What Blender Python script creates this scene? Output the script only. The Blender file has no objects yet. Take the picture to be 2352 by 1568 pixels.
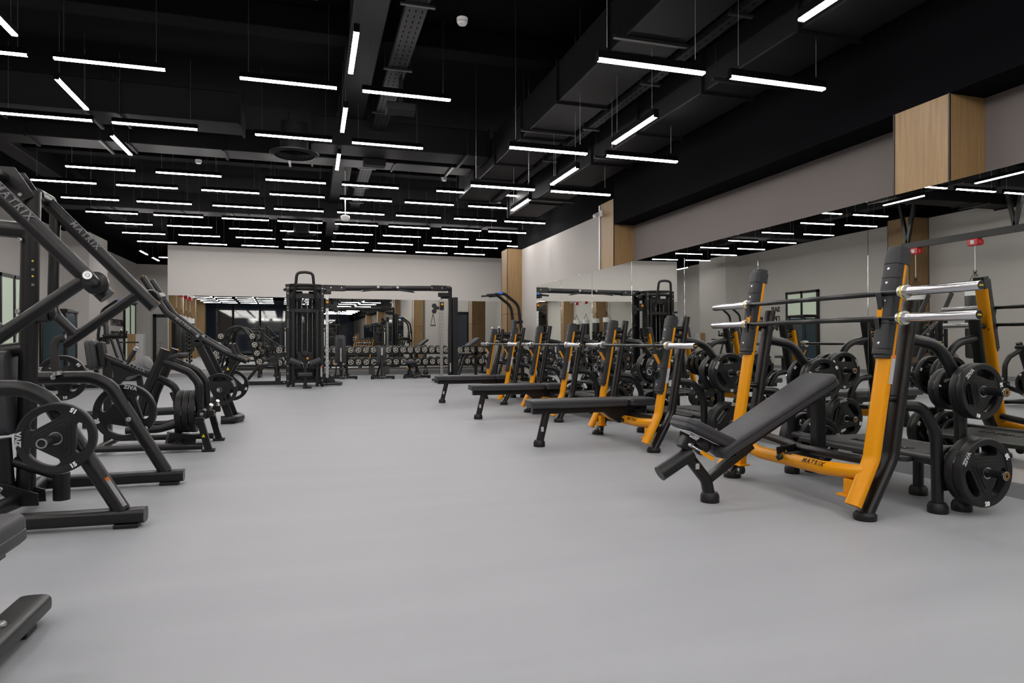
import bpy, bmesh, math, random
from mathutils import Vector, Matrix
random.seed(7)
PI = math.pi
V = Vector
scene = bpy.context.scene
COL = scene.collection

# ------------------------------------------------------------------ materials
MATS = {}
def mat(name, color, rough=0.5, metal=0.0, spec=0.5, noise=None, bump=None, emit=None, coat=0.0, alpha=None, trans=0.0):
    """procedural principled material; noise=(scale, amount) varies the colour, bump=(scale, strength) the surface"""
    m = bpy.data.materials.new(name)
    m.use_nodes = True
    nt = m.node_tree
    b = nt.nodes['Principled BSDF']
    b.inputs['Base Color'].default_value = (*color, 1)
    b.inputs['Roughness'].default_value = rough
    b.inputs['Metallic'].default_value = metal
    b.inputs['Specular IOR Level'].default_value = spec
    b.inputs['Coat Weight'].default_value = coat
    b.inputs['Transmission Weight'].default_value = trans
    if emit:
        b.inputs['Emission Color'].default_value = (*emit[0], 1)
        b.inputs['Emission Strength'].default_value = emit[1]
    if noise or bump:
        tc = nt.nodes.new('ShaderNodeTexCoord')
    if noise:
        n = nt.nodes.new('ShaderNodeTexNoise'); n.inputs['Scale'].default_value = noise[0]; n.inputs['Detail'].default_value = 5
        nt.links.new(tc.outputs['Object'], n.inputs['Vector'])
        mx = nt.nodes.new('ShaderNodeMix'); mx.data_type = 'RGBA'
        a = noise[1]
        mx.inputs['A'].default_value = (*[c * (1 - a) for c in color], 1)
        mx.inputs['B'].default_value = (*[min(1, c * (1 + a)) for c in color], 1)
        nt.links.new(n.outputs['Fac'], mx.inputs['Factor'])
        nt.links.new(mx.outputs['Result'], b.inputs['Base Color'])
    if bump:
        n2 = nt.nodes.new('ShaderNodeTexNoise'); n2.inputs['Scale'].default_value = bump[0]; n2.inputs['Detail'].default_value = 3
        nt.links.new(tc.outputs['Object'], n2.inputs['Vector'])
        bp = nt.nodes.new('ShaderNodeBump'); bp.inputs['Strength'].default_value = bump[1]; bp.inputs['Distance'].default_value = 0.002
        nt.links.new(n2.outputs['Fac'], bp.inputs['Height'])
        nt.links.new(bp.outputs['Normal'], b.inputs['Normal'])
    MATS[name] = m
    return m

def oak_mat():
    m = mat('oak_laminate', (0.36, 0.2, 0.09), 0.5)
    nt = m.node_tree; b = nt.nodes['Principled BSDF']
    tc = nt.nodes.new('ShaderNodeTexCoord'); mp = nt.nodes.new('ShaderNodeMapping')
    mp.inputs['Scale'].default_value = (34, 34, 1.3)
    nt.links.new(tc.outputs['Object'], mp.inputs['Vector'])
    n = nt.nodes.new('ShaderNodeTexNoise'); n.inputs['Scale'].default_value = 1.6; n.inputs['Detail'].default_value = 8; n.inputs['Roughness'].default_value = 0.65
    nt.links.new(mp.outputs['Vector'], n.inputs['Vector'])
    r = nt.nodes.new('ShaderNodeValToRGB')
    r.color_ramp.elements[0].position = 0.25; r.color_ramp.elements[0].color = (0.205, 0.119, 0.047, 1)
    r.color_ramp.elements[1].position = 0.75; r.color_ramp.elements[1].color = (0.345, 0.217, 0.096, 1)
    nt.links.new(n.outputs['Fac'], r.inputs['Fac']); nt.links.new(r.outputs['Color'], b.inputs['Base Color'])
    return m

def floor_mat():
    m = mat('grey_sport_floor', (0.33, 0.33, 0.345), 0.5, spec=0.35)
    nt = m.node_tree; b = nt.nodes['Principled BSDF']
    tc = nt.nodes.new('ShaderNodeTexCoord'); mp = nt.nodes.new('ShaderNodeMapping')
    mp.inputs['Scale'].default_value = (0.35, 2.2, 1)
    nt.links.new(tc.outputs['Object'], mp.inputs['Vector'])
    n = nt.nodes.new('ShaderNodeTexNoise'); n.inputs['Scale'].default_value = 1.4; n.inputs['Detail'].default_value = 6
    nt.links.new(mp.outputs['Vector'], n.inputs['Vector'])
    n3 = nt.nodes.new('ShaderNodeTexNoise'); n3.inputs['Scale'].default_value = 240
    nt.links.new(tc.outputs['Object'], n3.inputs['Vector'])
    r = nt.nodes.new('ShaderNodeValToRGB')
    r.color_ramp.elements[0].position = 0.3; r.color_ramp.elements[0].color = (0.336, 0.344, 0.364, 1)
    r.color_ramp.elements[1].position = 0.7; r.color_ramp.elements[1].color = (0.380, 0.388, 0.408, 1)
    nt.links.new(n.outputs['Fac'], r.inputs['Fac'])
    mx = nt.nodes.new('ShaderNodeMix'); mx.data_type = 'RGBA'; mx.blend_type = 'MULTIPLY'; mx.inputs['Factor'].default_value = 0.16
    nt.links.new(r.outputs['Color'], mx.inputs['A']); nt.links.new(n3.outputs['Fac'], mx.inputs['B'])
    nt.links.new(mx.outputs['Result'], b.inputs['Base Color'])
    # roughness streaks from mopping
    rr = nt.nodes.new('ShaderNodeMapRange'); rr.inputs['To Min'].default_value = 0.42; rr.inputs['To Max'].default_value = 0.6
    nt.links.new(n.outputs['Fac'], rr.inputs['Value']); nt.links.new(rr.outputs['Result'], b.inputs['Roughness'])
    return m

BLACK = mat('black_powder_coat', (0.0062, 0.006, 0.0066), 0.34, spec=0.42, bump=(900, 0.10))
BLACK2 = mat('black_plastic', (0.008, 0.008, 0.0085), 0.42, spec=0.4)
COVER = mat('charcoal_moulded_cover', (0.023, 0.023, 0.025), 0.5, spec=0.4, bump=(700, 0.25))
RUBBER = mat('black_rubber', (0.006, 0.006, 0.0065), 0.45, spec=0.4, bump=(500, 0.2))
GRIP = mat('foam_grip', (0.02, 0.019, 0.019), 0.75)
VINYL = mat('charcoal_vinyl', (0.032, 0.032, 0.037), 0.46, spec=0.45, bump=(1200, 0.25))
ORANGE = mat('orange_gloss_paint', (0.72, 0.285, 0.0008), 0.3, spec=0.28)
CHROME = mat('chrome', (0.66, 0.66, 0.68), 0.24, metal=1.0)
STEEL = mat('brushed_steel', (0.55, 0.55, 0.56), 0.3, metal=1.0)
WHITE = mat('white_print', (0.8, 0.8, 0.8), 0.6)
CREAM = mat('cream_ring', (0.72, 0.69, 0.6), 0.5)
SILVERP = mat('silver_print', (0.42, 0.42, 0.43), 0.45)
GREYP = mat('grey_print', (0.16, 0.16, 0.165), 0.5)
DARKP = mat('dark_print', (0.03, 0.015, 0.004), 0.5)
YELLOW = mat('yellow_print', (0.75, 0.58, 0.02), 0.5)
LABELW = mat('label_white', (0.46, 0.46, 0.48), 0.5)
LABELO = mat('label_orange', (0.8, 0.2, 0.03), 0.5)
RED = mat('red_enamel', (0.5, 0.02, 0.022), 0.35)
BLUE = mat('blue_grip', (0.03, 0.14, 0.5), 0.5)
OAK = oak_mat()
FLOOR = floor_mat()
WALL = mat('warm_grey_plaster', (0.585, 0.556, 0.53), 0.85, spec=0.2, bump=(300, 0.15))
WALLD = mat('shaded_wall_plaster', (0.158, 0.14, 0.132), 0.85, spec=0.2, bump=(300, 0.15))  # wall plaster with the shade by the bulkhead put into its colour
CEIL = mat('black_ceiling_paint', (0.0018, 0.0016, 0.0026), 0.9, spec=0.08)
DUCT = mat('painted_duct_black', (0.0045, 0.0041, 0.0056), 0.6, spec=0.2)
SKIRT = mat('grey_aluminium_skirting', (0.36, 0.36, 0.37), 0.35, metal=0.5)
MIRROR = mat('silvered_mirror', (0.80, 0.815, 0.785), 0.0, metal=1.0)
MEDGE = mat('mirror_bevel_edge', (0.75, 0.78, 0.76), 0.1, metal=1.0)
GLASSD = mat('dark_window_glass', (0.035, 0.047, 0.068), 0.04, spec=1.0)
WALLM = mat('mid_grey_plaster', (0.52, 0.49, 0.465), 0.85, spec=0.2, bump=(300, 0.15))
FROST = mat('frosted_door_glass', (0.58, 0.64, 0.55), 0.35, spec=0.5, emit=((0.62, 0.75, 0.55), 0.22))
TEAL = mat('tinted_acrylic_shroud', (0.03, 0.06, 0.075), 0.12, spec=0.6)
LAMP = mat('lamp_diffuser', (0.9, 0.9, 0.9), 0.5, emit=((1.0, 0.965, 0.94), 47.0))
LEDG = mat('green_led', (0.1, 0.5, 0.2), 0.5, emit=((0.1, 1.0, 0.3), 4.0))
WHITEP = mat('white_plastic', (0.62, 0.62, 0.62), 0.4)
LEATHER = mat('black_bag_leather', (0.014, 0.014, 0.014), 0.4)
DOORG = mat('grey_door_leaf', (0.36, 0.35, 0.34), 0.6)
MARBLE = mat('speckled_grey_panel', (0.42, 0.42, 0.41), 0.5, noise=(30, 0.35))
GREYV = mat('grey_roll_vinyl', (0.16, 0.16, 0.165), 0.5)

# ------------------------------------------------------------------ mesh builder
def perp(d, ref=None):
    d = d.normalized()
    if ref is None or abs(d.dot(ref.normalized())) > 0.98:
        ref = V((0, 0, 1)) if abs(d.z) < 0.9 else V((1, 0, 0))
    b = ref - d * ref.dot(d)
    b.normalize()
    n = b.cross(d)
    return n, b          # b follows ref

def fillet_path(pts, rad, n=6):
    pts = [V(p) for p in pts]
    if not rad or len(pts) < 3:
        return pts
    out = [pts[0]]
    for i in range(1, len(pts) - 1):
        r = rad[i - 1] if isinstance(rad, (list, tuple)) else rad
        p, a, c = pts[i], pts[i - 1], pts[i + 1]
        da, dc = (a - p), (c - p)
        la, lc = da.length, dc.length
        da.normalize(); dc.normalize()
        ang = da.angle(dc)
        if ang > PI - 0.03 or r <= 0:
            out.append(p); continue
        t = min(r / math.tan(ang / 2), la * 0.48, lc * 0.48)
        s, e = p + da * t, p + dc * t
        for k in range(n + 1):
            u = k / n
            out.append(s * (1 - u) ** 2 + p * 2 * u * (1 - u) + e * u * u)
    out.append(pts[-1])
    return out

class MB:
    def __init__(self):
        self.v = []; self.f = []; self.m = []; self.mats = []
    def mi(self, mt):
        if mt is None: return 0
        if mt not in self.mats: self.mats.append(mt)
        return self.mats.index(mt)
    def add(self, vs, fs, mt=None):
        o = len(self.v); self.v += [tuple(p) for p in vs]
        k = self.mi(mt)
        for f in fs:
            self.f.append([i + o for i in f]); self.m.append(k)
        return self
    def tube(self, pts, r, segs=14, fillet=0, ref=None, caps=True, mt=None, n=6, sq=2.0):
        """swept tube; r is a radius or (r_normal, r_ref) for an oval one"""
        P = fillet_path(pts, fillet, n)
        rn, rb = r if isinstance(r, tuple) else (r, r)
        ref = V(ref) if ref is not None else None
        vs = []; fs = []
        prevb = None
        for i, p in enumerate(P):
            if i == 0: d = P[1] - P[0]
            elif i == len(P) - 1: d = P[-1] - P[-2]
            else: d = (P[i + 1] - P[i]).normalized() + (P[i] - P[i - 1]).normalized()
            nn, bb = perp(d, ref if ref is not None else prevb)
            prevb = bb
            for k in range(segs):
                a = 2 * PI * k / segs; ca, sa = math.cos(a), math.sin(a)
                if sq != 2.0: ca = math.copysign(abs(ca) ** (2 / sq), ca); sa = math.copysign(abs(sa) ** (2 / sq), sa)
                vs.append(p + nn * (rn * ca) + bb * (rb * sa))
        for i in range(len(P) - 1):
            for k in range(segs):
                k2 = (k + 1) % segs
                fs.append([i * segs + k, i * segs + k2, (i + 1) * segs + k2, (i + 1) * segs + k])
        if caps:
            fs.append(list(range(segs))[::-1]); e = (len(P) - 1) * segs
            fs.append([e + k for k in range(segs)])
        return self.add(vs, fs, mt)
    def cyl(self, p0, p1, r0, r1=None, segs=20, mt=None):
        r1 = r0 if r1 is None else r1
        p0, p1 = V(p0), V(p1); n, b = perp(p1 - p0)
        vs = []
        for p, r in ((p0, r0), (p1, r1)):
            for k in range(segs):
                a = 2 * PI * k / segs
                vs.append(p + n * (r * math.cos(a)) + b * (r * math.sin(a)))
        fs = [[k, (k + 1) % segs, segs + (k + 1) % segs, segs + k] for k in range(segs)]
        fs += [list(range(segs))[::-1], list(range(segs, 2 * segs))]
        return self.add(vs, fs, mt)
    def lathe(self, prof, p0=(0, 0, 0), axis=(0, 0, 1), segs=28, mt=None, closed=False):
        """prof: list of (radius, height) along axis from p0"""
        p0 = V(p0); ax = V(axis).normalized(); n, b = perp(ax)
        vs = []; fs = []
        for r, h in prof:
            for k in range(segs):
                a = 2 * PI * k / segs
                vs.append(p0 + ax * h + n * (max(r, 1e-5) * math.cos(a)) + b * (max(r, 1e-5) * math.sin(a)))
        L = len(prof)
        rng = range(L) if closed else range(L - 1)
        for i in rng:
            j = (i + 1) % L
            for k in range(segs):
                k2 = (k + 1) % segs
                fs.append([i * segs + k, i * segs + k2, j * segs + k2, j * segs + k])
        if not closed:
            fs.append(list(range(segs))[::-1]); fs.append([(L - 1) * segs + k for k in range(segs)])
        return self.add(vs, fs, mt)
    def box(self, c, s, M=None, mt=None):
        c = V(c); hx, hy, hz = s[0] / 2, s[1] / 2, s[2] / 2
        vs = [V((x, y, z)) for x in (-hx, hx) for y in (-hy, hy) for z in (-hz, hz)]
        if M is not None: vs = [M @ p for p in vs]
        vs = [p + c for p in vs]
        return self.add(vs, [[0, 1, 3, 2], [4, 6, 7, 5], [0, 4, 5, 1], [2, 3, 7, 6], [0, 2, 6, 4], [1, 5, 7, 3]], mt)
    def bar(self, p0, p1, w, h, ref=(0, 0, 1), mt=None):
        """rectangular bar from p0 to p1; h measured along ref"""
        p0, p1 = V(p0), V(p1); d = (p1 - p0); n, b = perp(d, V(ref))
        vs = []
        for p in (p0, p1):
            for sx, sy in ((-1, -1), (1, -1), (1, 1), (-1, 1)):
                vs.append(p + n * (sx * w / 2) + b * (sy * h / 2))
        return self.add(vs, [[3, 2, 1, 0], [4, 5, 6, 7], [0, 1, 5, 4], [1, 2, 6, 5], [2, 3, 7, 6], [3, 0, 4, 7]], mt)
    def prism(self, poly, a, b, plane='xz', mt=None):
        """polygon extruded; plane 'xz' extrudes along y from a to b, 'xy' along z, 'yz' along x"""
        def q(p, t):
            return {'xz': (p[0], t, p[1]), 'xy': (p[0], p[1], t), 'yz': (t, p[0], p[1])}[plane]
        n = len(poly)
        vs = [q(p, a) for p in poly] + [q(p, b) for p in poly]
        fs = [list(range(n))[::-1], list(range(n, 2 * n))]
        fs += [[k, (k + 1) % n, n + (k + 1) % n, n + k] for k in range(n)]
        return self.add(vs, fs, mt)
    def mesh(self, me, M=None, mt=None):
        vs = [v.co.copy() for v in me.vertices]
        if M is not None: vs = [M @ p for p in vs]
        return self.add(vs, [list(p.vertices) for p in me.polygons], mt)
    def build(self, name, mt=None, parent=None, bevel=0, segs=2, smooth=True, sharp=38, fix=True):
        me = bpy.data.meshes.new(name)
        me.from_pydata(self.v, [], self.f)
        if fix:
            bm = bmesh.new(); bm.from_mesh(me)
            bmesh.ops.recalc_face_normals(bm, faces=bm.faces); bm.to_mesh(me); bm.free()
        if self.mats:
            for x in self.mats: me.materials.append(x)
            for p, k in zip(me.polygons, self.m): p.material_index = k
        elif mt: me.materials.append(mt)
        if smooth:
            me.polygons.foreach_set('use_smooth', [True] * len(me.polygons))
            me.set_sharp_from_angle(angle=math.radians(sharp))
        o = bpy.data.objects.new(name, me); COL.objects.link(o)
        if parent is not None: o.parent = parent
        if bevel:
            md = o.modifiers.new('bevel', 'BEVEL'); md.width = bevel; md.segments = segs
            md.limit_method = 'ANGLE'; md.angle_limit = math.radians(40)
        return o

def part(name, mb, mt, parent, bevel=0, label=None, **k):
    o = mb.build(name, mt, parent, bevel, **k)
    if label: o['label'] = label
    return o
def thing(name, label, cat, loc=(0, 0, 0), rotz=0, group=None):
    o = bpy.data.objects.new(name, None); COL.objects.link(o)
    o.empty_display_size = 0.1
    o.location = loc; o.rotation_euler = (0, 0, rotz); o['label'] = label; o['category'] = cat
    if group: o['group'] = group
    return o
def tag(o, label, cat, group=None):
    o['label'] = label; o['category'] = cat
    if group: o['group'] = group
    return o
def struct(name, mb, mt, bevel=0, **k):
    o = mb.build(name, mt, None, bevel, **k); o['kind'] = 'structure'; return o
def dup(root, loc=None, rot=None, label=None, group=None):
    r = root.copy(); COL.objects.link(r)
    if loc is not None: r.location = loc
    if rot is not None: r.rotation_euler = rot
    if label: r['label'] = label
    if group: r['group'] = group
    for ch in list(root.children):
        c = ch.copy(); COL.objects.link(c); c.parent = r
        for g in list(ch.children):
            d = g.copy(); COL.objects.link(d); d.parent = c
    return r

_tc = {}
def text_mesh(body, size, depth=0.0008, bold=0.0, spacing=1.0):
    key = (body, size, depth, bold, spacing)
    if key in _tc: return _tc[key]
    cu = bpy.data.curves.new('t', 'FONT'); cu.body = body; cu.size = size; cu.extrude = depth
    cu.align_x = 'CENTER'; cu.align_y = 'CENTER'; cu.offset = bold; cu.resolution_u = 3; cu.space_character = spacing
    ob = bpy.data.objects.new('t', cu); COL.objects.link(ob)
    bpy.context.view_layer.update()
    me = bpy.data.meshes.new_from_object(ob.evaluated_get(bpy.context.evaluated_depsgraph_get()))
    bpy.data.objects.remove(ob); bpy.data.curves.remove(cu)
    _tc[key] = me
    return me
def frame(o, x, y):
    x = V(x).normalized(); y = V(y); y = (y - x * y.dot(x)).normalized(); z = x.cross(y)
    M = Matrix((x, y, z)).transposed().to_4x4(); M.translation = V(o)
    return M
def poly_mesh(loops, ext, bev=0.0):
    """flat shape with holes, extruded both ways by ext and edge-rounded by bev"""
    cu = bpy.data.curves.new('c', 'CURVE'); cu.dimensions = '2D'; cu.fill_mode = 'BOTH'
    cu.extrude = ext; cu.bevel_depth = bev; cu.bevel_resolution = 1; cu.offset = -bev
    for L in loops:
        s = cu.splines.new('POLY'); s.points.add(len(L) - 1)
        for p, q in zip(s.points, L): p.co = (q[0], q[1], 0, 1)
        s.use_cyclic_u = True
    ob = bpy.data.objects.new('c', cu); COL.objects.link(ob)
    bpy.context.view_layer.update()
    me = bpy.data.meshes.new_from_object(ob.evaluated_get(bpy.context.evaluated_depsgraph_get()))
    bpy.data.objects.remove(ob); bpy.data.curves.remove(cu)
    return me
ORD = ['first', 'second', 'third', 'fourth', 'fifth', 'sixth', 'seventh', 'eighth', 'ninth', 'tenth',
       'eleventh', 'twelfth', 'thirteenth', 'fourteenth', 'fifteenth', 'sixteenth', 'seventeenth', 'eighteenth', 'nineteenth', 'twentieth', 'twenty-first', 'twenty-second', 'twenty-third', 'twenty-fourth', 'twenty-fifth', 'twenty-sixth', 'twenty-seventh', 'twenty-eighth', 'twenty-ninth', 'thirtieth']
def tube_text(mb, body, size, c, d, r, toward, spacing=1.25, bold=0.001, mt=None):
    """lettering wrapped onto a round tube: c centre on the axis, d reading direction, r tube radius"""
    c, d = V(c), V(d).normalized(); n = V(toward); n = (n - d * n.dot(d)).normalized(); b = n.cross(d)
    me = text_mesh(body, size, 0.0004, bold, spacing); vs = []
    am = max(abs(v.co.y) for v in me.vertices) / r; r2 = (r + 0.0004) / math.cos(am)
    for v in me.vertices:
        a = v.co.y / r; rr = r2 + v.co.z
        vs.append(c + d * v.co.x + n * (rr * math.cos(a)) + b * (rr * math.sin(a)))
    return mb.add(vs, [list(p.vertices) for p in me.polygons], mt)
def rotx(a): return Matrix.Rotation(a, 3, 'X')
def roty(a): return Matrix.Rotation(a, 3, 'Y')
def rotz(a): return Matrix.Rotation(a, 3, 'Z')
def bolt(mb, p, ax, r=0.011, h=0.008, mt=None):
    mb.lathe([(r, 0), (r, h * 0.6), (r * 0.75, h), (r * 0.4, h), (r * 0.35, h * 0.6)], p, ax, 12, mt)
def puck(mb, x, y, r=0.058, h=0.05, mt=None, z0=0.0):
    mb.lathe([(r * 0.97, z0), (r, z0 + 0.006), (r, z0 + h * 0.66), (r * 0.8, z0 + h)], (x, y, 0), (0, 0, 1), 24, mt)
# ------------------------------------------------------------------ camera
cam = bpy.data.cameras.new('camera'); camo = bpy.data.objects.new('camera', cam); COL.objects.link(camo)
cam.sensor_width = 36; cam.lens = 1530 / 2352 * 36; cam.shift_y = 2.0 / 2352
camo.location = (0, 0, 1.0); camo.rotation_euler = (PI / 2, 0, -math.radians(16.7))
cam.clip_start = 0.05; cam.clip_end = 200
scene.camera = camo
scene.view_settings.view_transform = 'Standard'; scene.view_settings.look = 'None'
scene.view_settings.gamma = 1.0; scene.view_settings.use_curve_mapping = False
scene.view_settings.exposure = 0.0
w = bpy.data.worlds.new('world'); scene.world = w; w.use_nodes = True
w.node_tree.nodes['Background'].inputs['Color'].default_value = (0, 0, 0, 1)
try:
    scene.cycles.use_denoising = True
    scene.cycles.max_bounces = 8; scene.cycles.glossy_bounces = 5; scene.cycles.diffuse_bounces = 4
    scene.cycles.sample_clamp_indirect = 6.0
    scene.cycles.caustics_reflective = True
except Exception:
    pass

# ------------------------------------------------------------------ room shell
XM = 4.34          # mirror plane on the right
XW = 4.70          # plaster wall behind it
XL = -6.64         # left wall
YB = 21.5          # mirror wall at the back
YF = 29.5          # wall behind it, seen at its left end
YR = -13.0         # rear end of the hall
ZC = 4.6
struct('floor', MB().box((0.5, 8.25, -0.05), (18, 44, 0.1)), FLOOR, smooth=False)
struct('ceiling', MB().box((0.5, 8.25, ZC + 0.05), (18, 44, 0.1)), CEIL, smooth=False)
# right wall: plaster up to the black line, black above
struct('wall_right', MB().box((XW + 0.1, (9.4 + 15.2) / 2, 3.17 / 2), (0.2, 15.2 - 9.4, 3.17)), WALLM, smooth=False)
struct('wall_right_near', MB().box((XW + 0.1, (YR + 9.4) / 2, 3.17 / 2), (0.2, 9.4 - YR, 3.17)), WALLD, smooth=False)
m = MB().box((XW + 0.1, (YR + 15.2) / 2, (3.17 + ZC) / 2), (0.2, 15.2 - YR, ZC - 3.17))
struct('wall_right_upper', m, CEIL, smooth=False)
# black bulkhead over the racks, flush with the mirror front
struct('trim_19', MB().box(((XM + 0.02 + XW) / 2, (YR + 9.18) / 2, (2.78 + ZC) / 2), (XW - XM - 0.02, 9.18 - YR, ZC - 2.78)), CEIL, smooth=False)
# low false wall that carries the mirrors
Y0M, Y1M = -2.607, 12.724
struct('wall_right_low', MB().box(((XM + 0.012 + XW) / 2, (Y0M + Y1M) / 2, 2.12 / 2), (XW - XM - 0.012, Y1M - Y0M, 2.12)), WALL, smooth=False)
struct('baseboard_right', MB().box((XM + 0.002, (Y0M + Y1M) / 2, 0.05), (0.016, Y1M - Y0M, 0.1)), SKIRT, bevel=0.003)
struct('baseboard_right_far', MB().box((XW - 0.008, (Y1M + 14.84) / 2, 0.05), (0.016, 14.84 - Y1M - 0.01, 0.1)), SKIRT, bevel=0.003)
# oak columns along the right wall
def column(name, x0, x1, y0, y1, z1, seams=()):
    mb = MB(); zs = [0] + list(seams) + [z1]
    for a, b in zip(zs[:-1], zs[1:]):
        mb.box(((x0 + x1) / 2, (y0 + y1) / 2, (a + b) / 2 + (0.004 if a else 0)), (x1 - x0, y1 - y0, b - a - (0.008 if a else 0.0)))
    o = struct(name, mb, OAK, bevel=0.002)
    c = MB()
    for x, y in ((x0, y0), (x1, y0), (x0, y1), (x1, y1)):
        c.box((x, y, z1 / 2), (0.012, 0.012, z1))
    q = c.build('corner_strip', BLACK2, o)
    return o
column('trim_1', XM + 0.02, XW + 0.05, 3.66, 4.13, 2.78)
column('trim_2', XM + 0.02, XW + 0.05, 9.19, 9.67, 3.17)
column('trim_3', XM, XW + 0.02, 14.85, 15.33, 3.17, (0.78, 1.66))
column('trim_4', XM + 0.02, XW + 0.05, -1.87, -1.4, 2.78)
struct('trim_5', MB().box((XM + 0.06, 9.72, 3.17 / 2 + 1.06), (0.06, 0.09, 3.17 - 2.12)), WHITEP, smooth=False)
# hall widens past the last column
struct('wall_right_far', MB().box((8.0, 21.0, ZC / 2), (0.2, 17.5, ZC)), WALL, smooth=False)
struct('wall_right_end', MB().box((6.45, 15.28, ZC / 2), (3.3, 0.1, ZC)), WALL, smooth=False)
# back mirror wall, turned 1.2 degrees from square
RB = math.radians(1.2)
def back(x, dy=0.0, z=0.0):
    """point on the back wall: x along the wall, dy in front of it"""
    return V((1.0, YB, z)) + V((math.cos(RB), math.sin(RB), 0)) * (x - 1.0) + V((math.sin(RB), -math.cos(RB), 0)) * dy
MBK = Matrix.Rotation(RB, 3, 'Z')
XB0, XB1 = -4.02, 6.6
mb = MB(); c = back((XB0 + XB1) / 2, -0.16)
mb.box((c.x, c.y, 3.83 / 2), (XB1 - XB0, 0.3, 3.83), MBK)
struct('wall_back', mb, WALL, smooth=False)
mb = MB(); c = back((XB0 + XB1) / 2, -0.16)
mb.box((c.x, c.y, (3.83 + ZC) / 2), (XB1 - XB0, 0.3, ZC - 3.83), MBK)
struct('wall_back_upper', mb, CEIL, smooth=False)
mb = MB(); c = back((XB0 + XB1) / 2, 0.0)
mb.box((c.x, c.y, 0.05), (XB1 - XB0, 0.03, 0.1), MBK)
struct('baseboard_back', mb, SKIRT, bevel=0.003)
# far wall beyond the left end of the mirror wall
struct('wall_far', MB().box((0.5, YF + 0.1, 2.05), (18, 0.2, 4.1)), WALL, smooth=False)
struct('wall_far_upper', MB().box((0.5, YF + 0.1, (4.1 + ZC) / 2), (18, 0.2, ZC - 4.1)), CEIL, smooth=False)
# left wall: plaster, black above
struct('wall_left', MB().box((XL - 0.1, (YR + YF) / 2, 2.05), (0.2, YF - YR, 4.1)), WALL, smooth=False)
struct('wall_left_upper', MB().box((XL - 0.1, (YR + YF) / 2, (4.1 + ZC) / 2), (0.2, YF - YR, ZC - 4.1)), CEIL, smooth=False)
struct('trim_6', MB().box(((XL - 6.0) / 2, 22.2, 2.05), (abs(XL + 6.0), 1.75, 4.1)), WALL, smooth=False)
struct('baseboard_left', MB().box((XL + 0.008, (YR + YF) / 2, 0.05), (0.016, YF - YR, 0.1)), SKIRT, bevel=0.003)
# oak columns along the left wall
for i, y in enumerate((13.41, 7.8, 2.2, -3.4, -9.0)):
    column('trim_%d' % (7 + i), -6.63, -5.98, y, y + 0.65, 4.1, (0.78, 1.66))
column('trim_18', 5.62, 6.1, 19.2, 19.7, 3.83, (0.78, 1.66))
# dark glazed end of the hall behind the camera
struct('wall_rear', MB().box((0.5, YR - 0.1, ZC / 2), (18, 0.2, ZC)), CEIL, smooth=False)
for i in range(6):
    x = -5.4 + i * 1.95
    fr = MB(); fr.box((x, YR + 0.03, 2.2), (1.9, 0.08, 4.2))
    o = struct('window_%d' % (i + 1), fr, BLACK2, bevel=0.005)
    part('pane', MB().box((x, YR + 0.08, 2.2), (1.78, 0.03, 4.06)), GLASSD, o, smooth=False)

# mirrors ---------------------------------------------------------------
n_m = 11
for k in range(n_m):
    a, b = Y1M - 1.394 * (k + 1), Y1M - 1.394 * k
    o = MB().box((0, 0, 1.943 / 2), (0.007, 1.394 - 0.0022, 1.943)).build('wall_mirror', MIRROR, None, bevel=0.0014, segs=1)
    o.location = (XM + 0.004, (a + b) / 2, 0.2); o.rotation_euler = (0, -0.0055, 0)     # hung leaning very slightly forward
    tag(o, 'tall frameless mirror panel on the right wall, %s from its far end' % ORD[k], 'mirror', 'mirror panels on the right wall')
wb = (XB1 - XB0) / 8
for k in range(8):
    x = XB0 + (k + 0.5) * wb
    c = back(x, 0.012)
    mb = MB().box((c.x, c.y, (0.2 + 2.37) / 2), (wb - 0.003, 0.007, 2.17), MBK)
    o = mb.build('wall_mirror', MIRROR, None, bevel=0.0014, segs=1)
    tag(o, 'tall frameless mirror panel on the back wall, %s from the left' % ORD[k], 'mirror', 'mirror panels on the back wall')

# ------------------------------------------------------------------ doors, signs
def glass_door(name, y0, y1, z1):
    """double glazed door in a black frame standing on the left wall"""
    fr = MB(); x = XL + 0.03
    for y in (y0 + 0.04, y1 - 0.04, (y0 + y1) / 2): fr.box((x, y, z1 / 2), (0.07, 0.08, z1))
    fr.box((x, (y0 + y1) / 2, z1 - 0.04), (0.07, y1 - y0, 0.08)); fr.box((x, (y0 + y1) / 2, 0.05), (0.07, y1 - y0, 0.1))
    o = struct(name, fr, BLACK2, bevel=0.004)
    for a, b in ((y0 + 0.08, (y0 + y1) / 2 - 0.04), ((y0 + y1) / 2 + 0.04, y1 - 0.08)):
        part('glass_pane', MB().box((x, (a + b) / 2, z1 / 2), (0.02, b - a, z1 - 0.16)), FROST, o, smooth=False)
    h = MB(); h.tube([(x + 0.04, (y0 + y1) / 2 - 0.07, 0.95), (x + 0.09, (y0 + y1) / 2 - 0.07, 0.95), (x + 0.09, (y0 + y1) / 2 - 0.07, 1.2), (x + 0.04, (y0 + y1) / 2 - 0.07, 1.2)], 0.011, 8)
    part('handle', h, STEEL, o)
    return o
d1 = glass_door('door_1', 17.3, 18.8, 2.55)
part('paper_notice', MB().box((XL + 0.045, 18.35, 1.55), (0.004, 0.22, 0.32)), WHITE, d1, smooth=False)
glass_door('door_2', 27.5, 29.1, 2.5)
mb = MB()
for x in (-6.0, -5.08): mb.box((x, YF - 0.02, 1.06), (0.12, 0.1, 2.12))
mb.box((-5.54, YF - 0.02, 2.06), (1.04, 0.1, 0.12))
o = struct('door_3', mb, BLACK2, bevel=0.004)
part('door_leaf', MB().box((-5.54, YF - 0.02, 1.0), (0.8, 0.06, 1.98)), DOORG, o, bevel=0.003)
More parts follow.
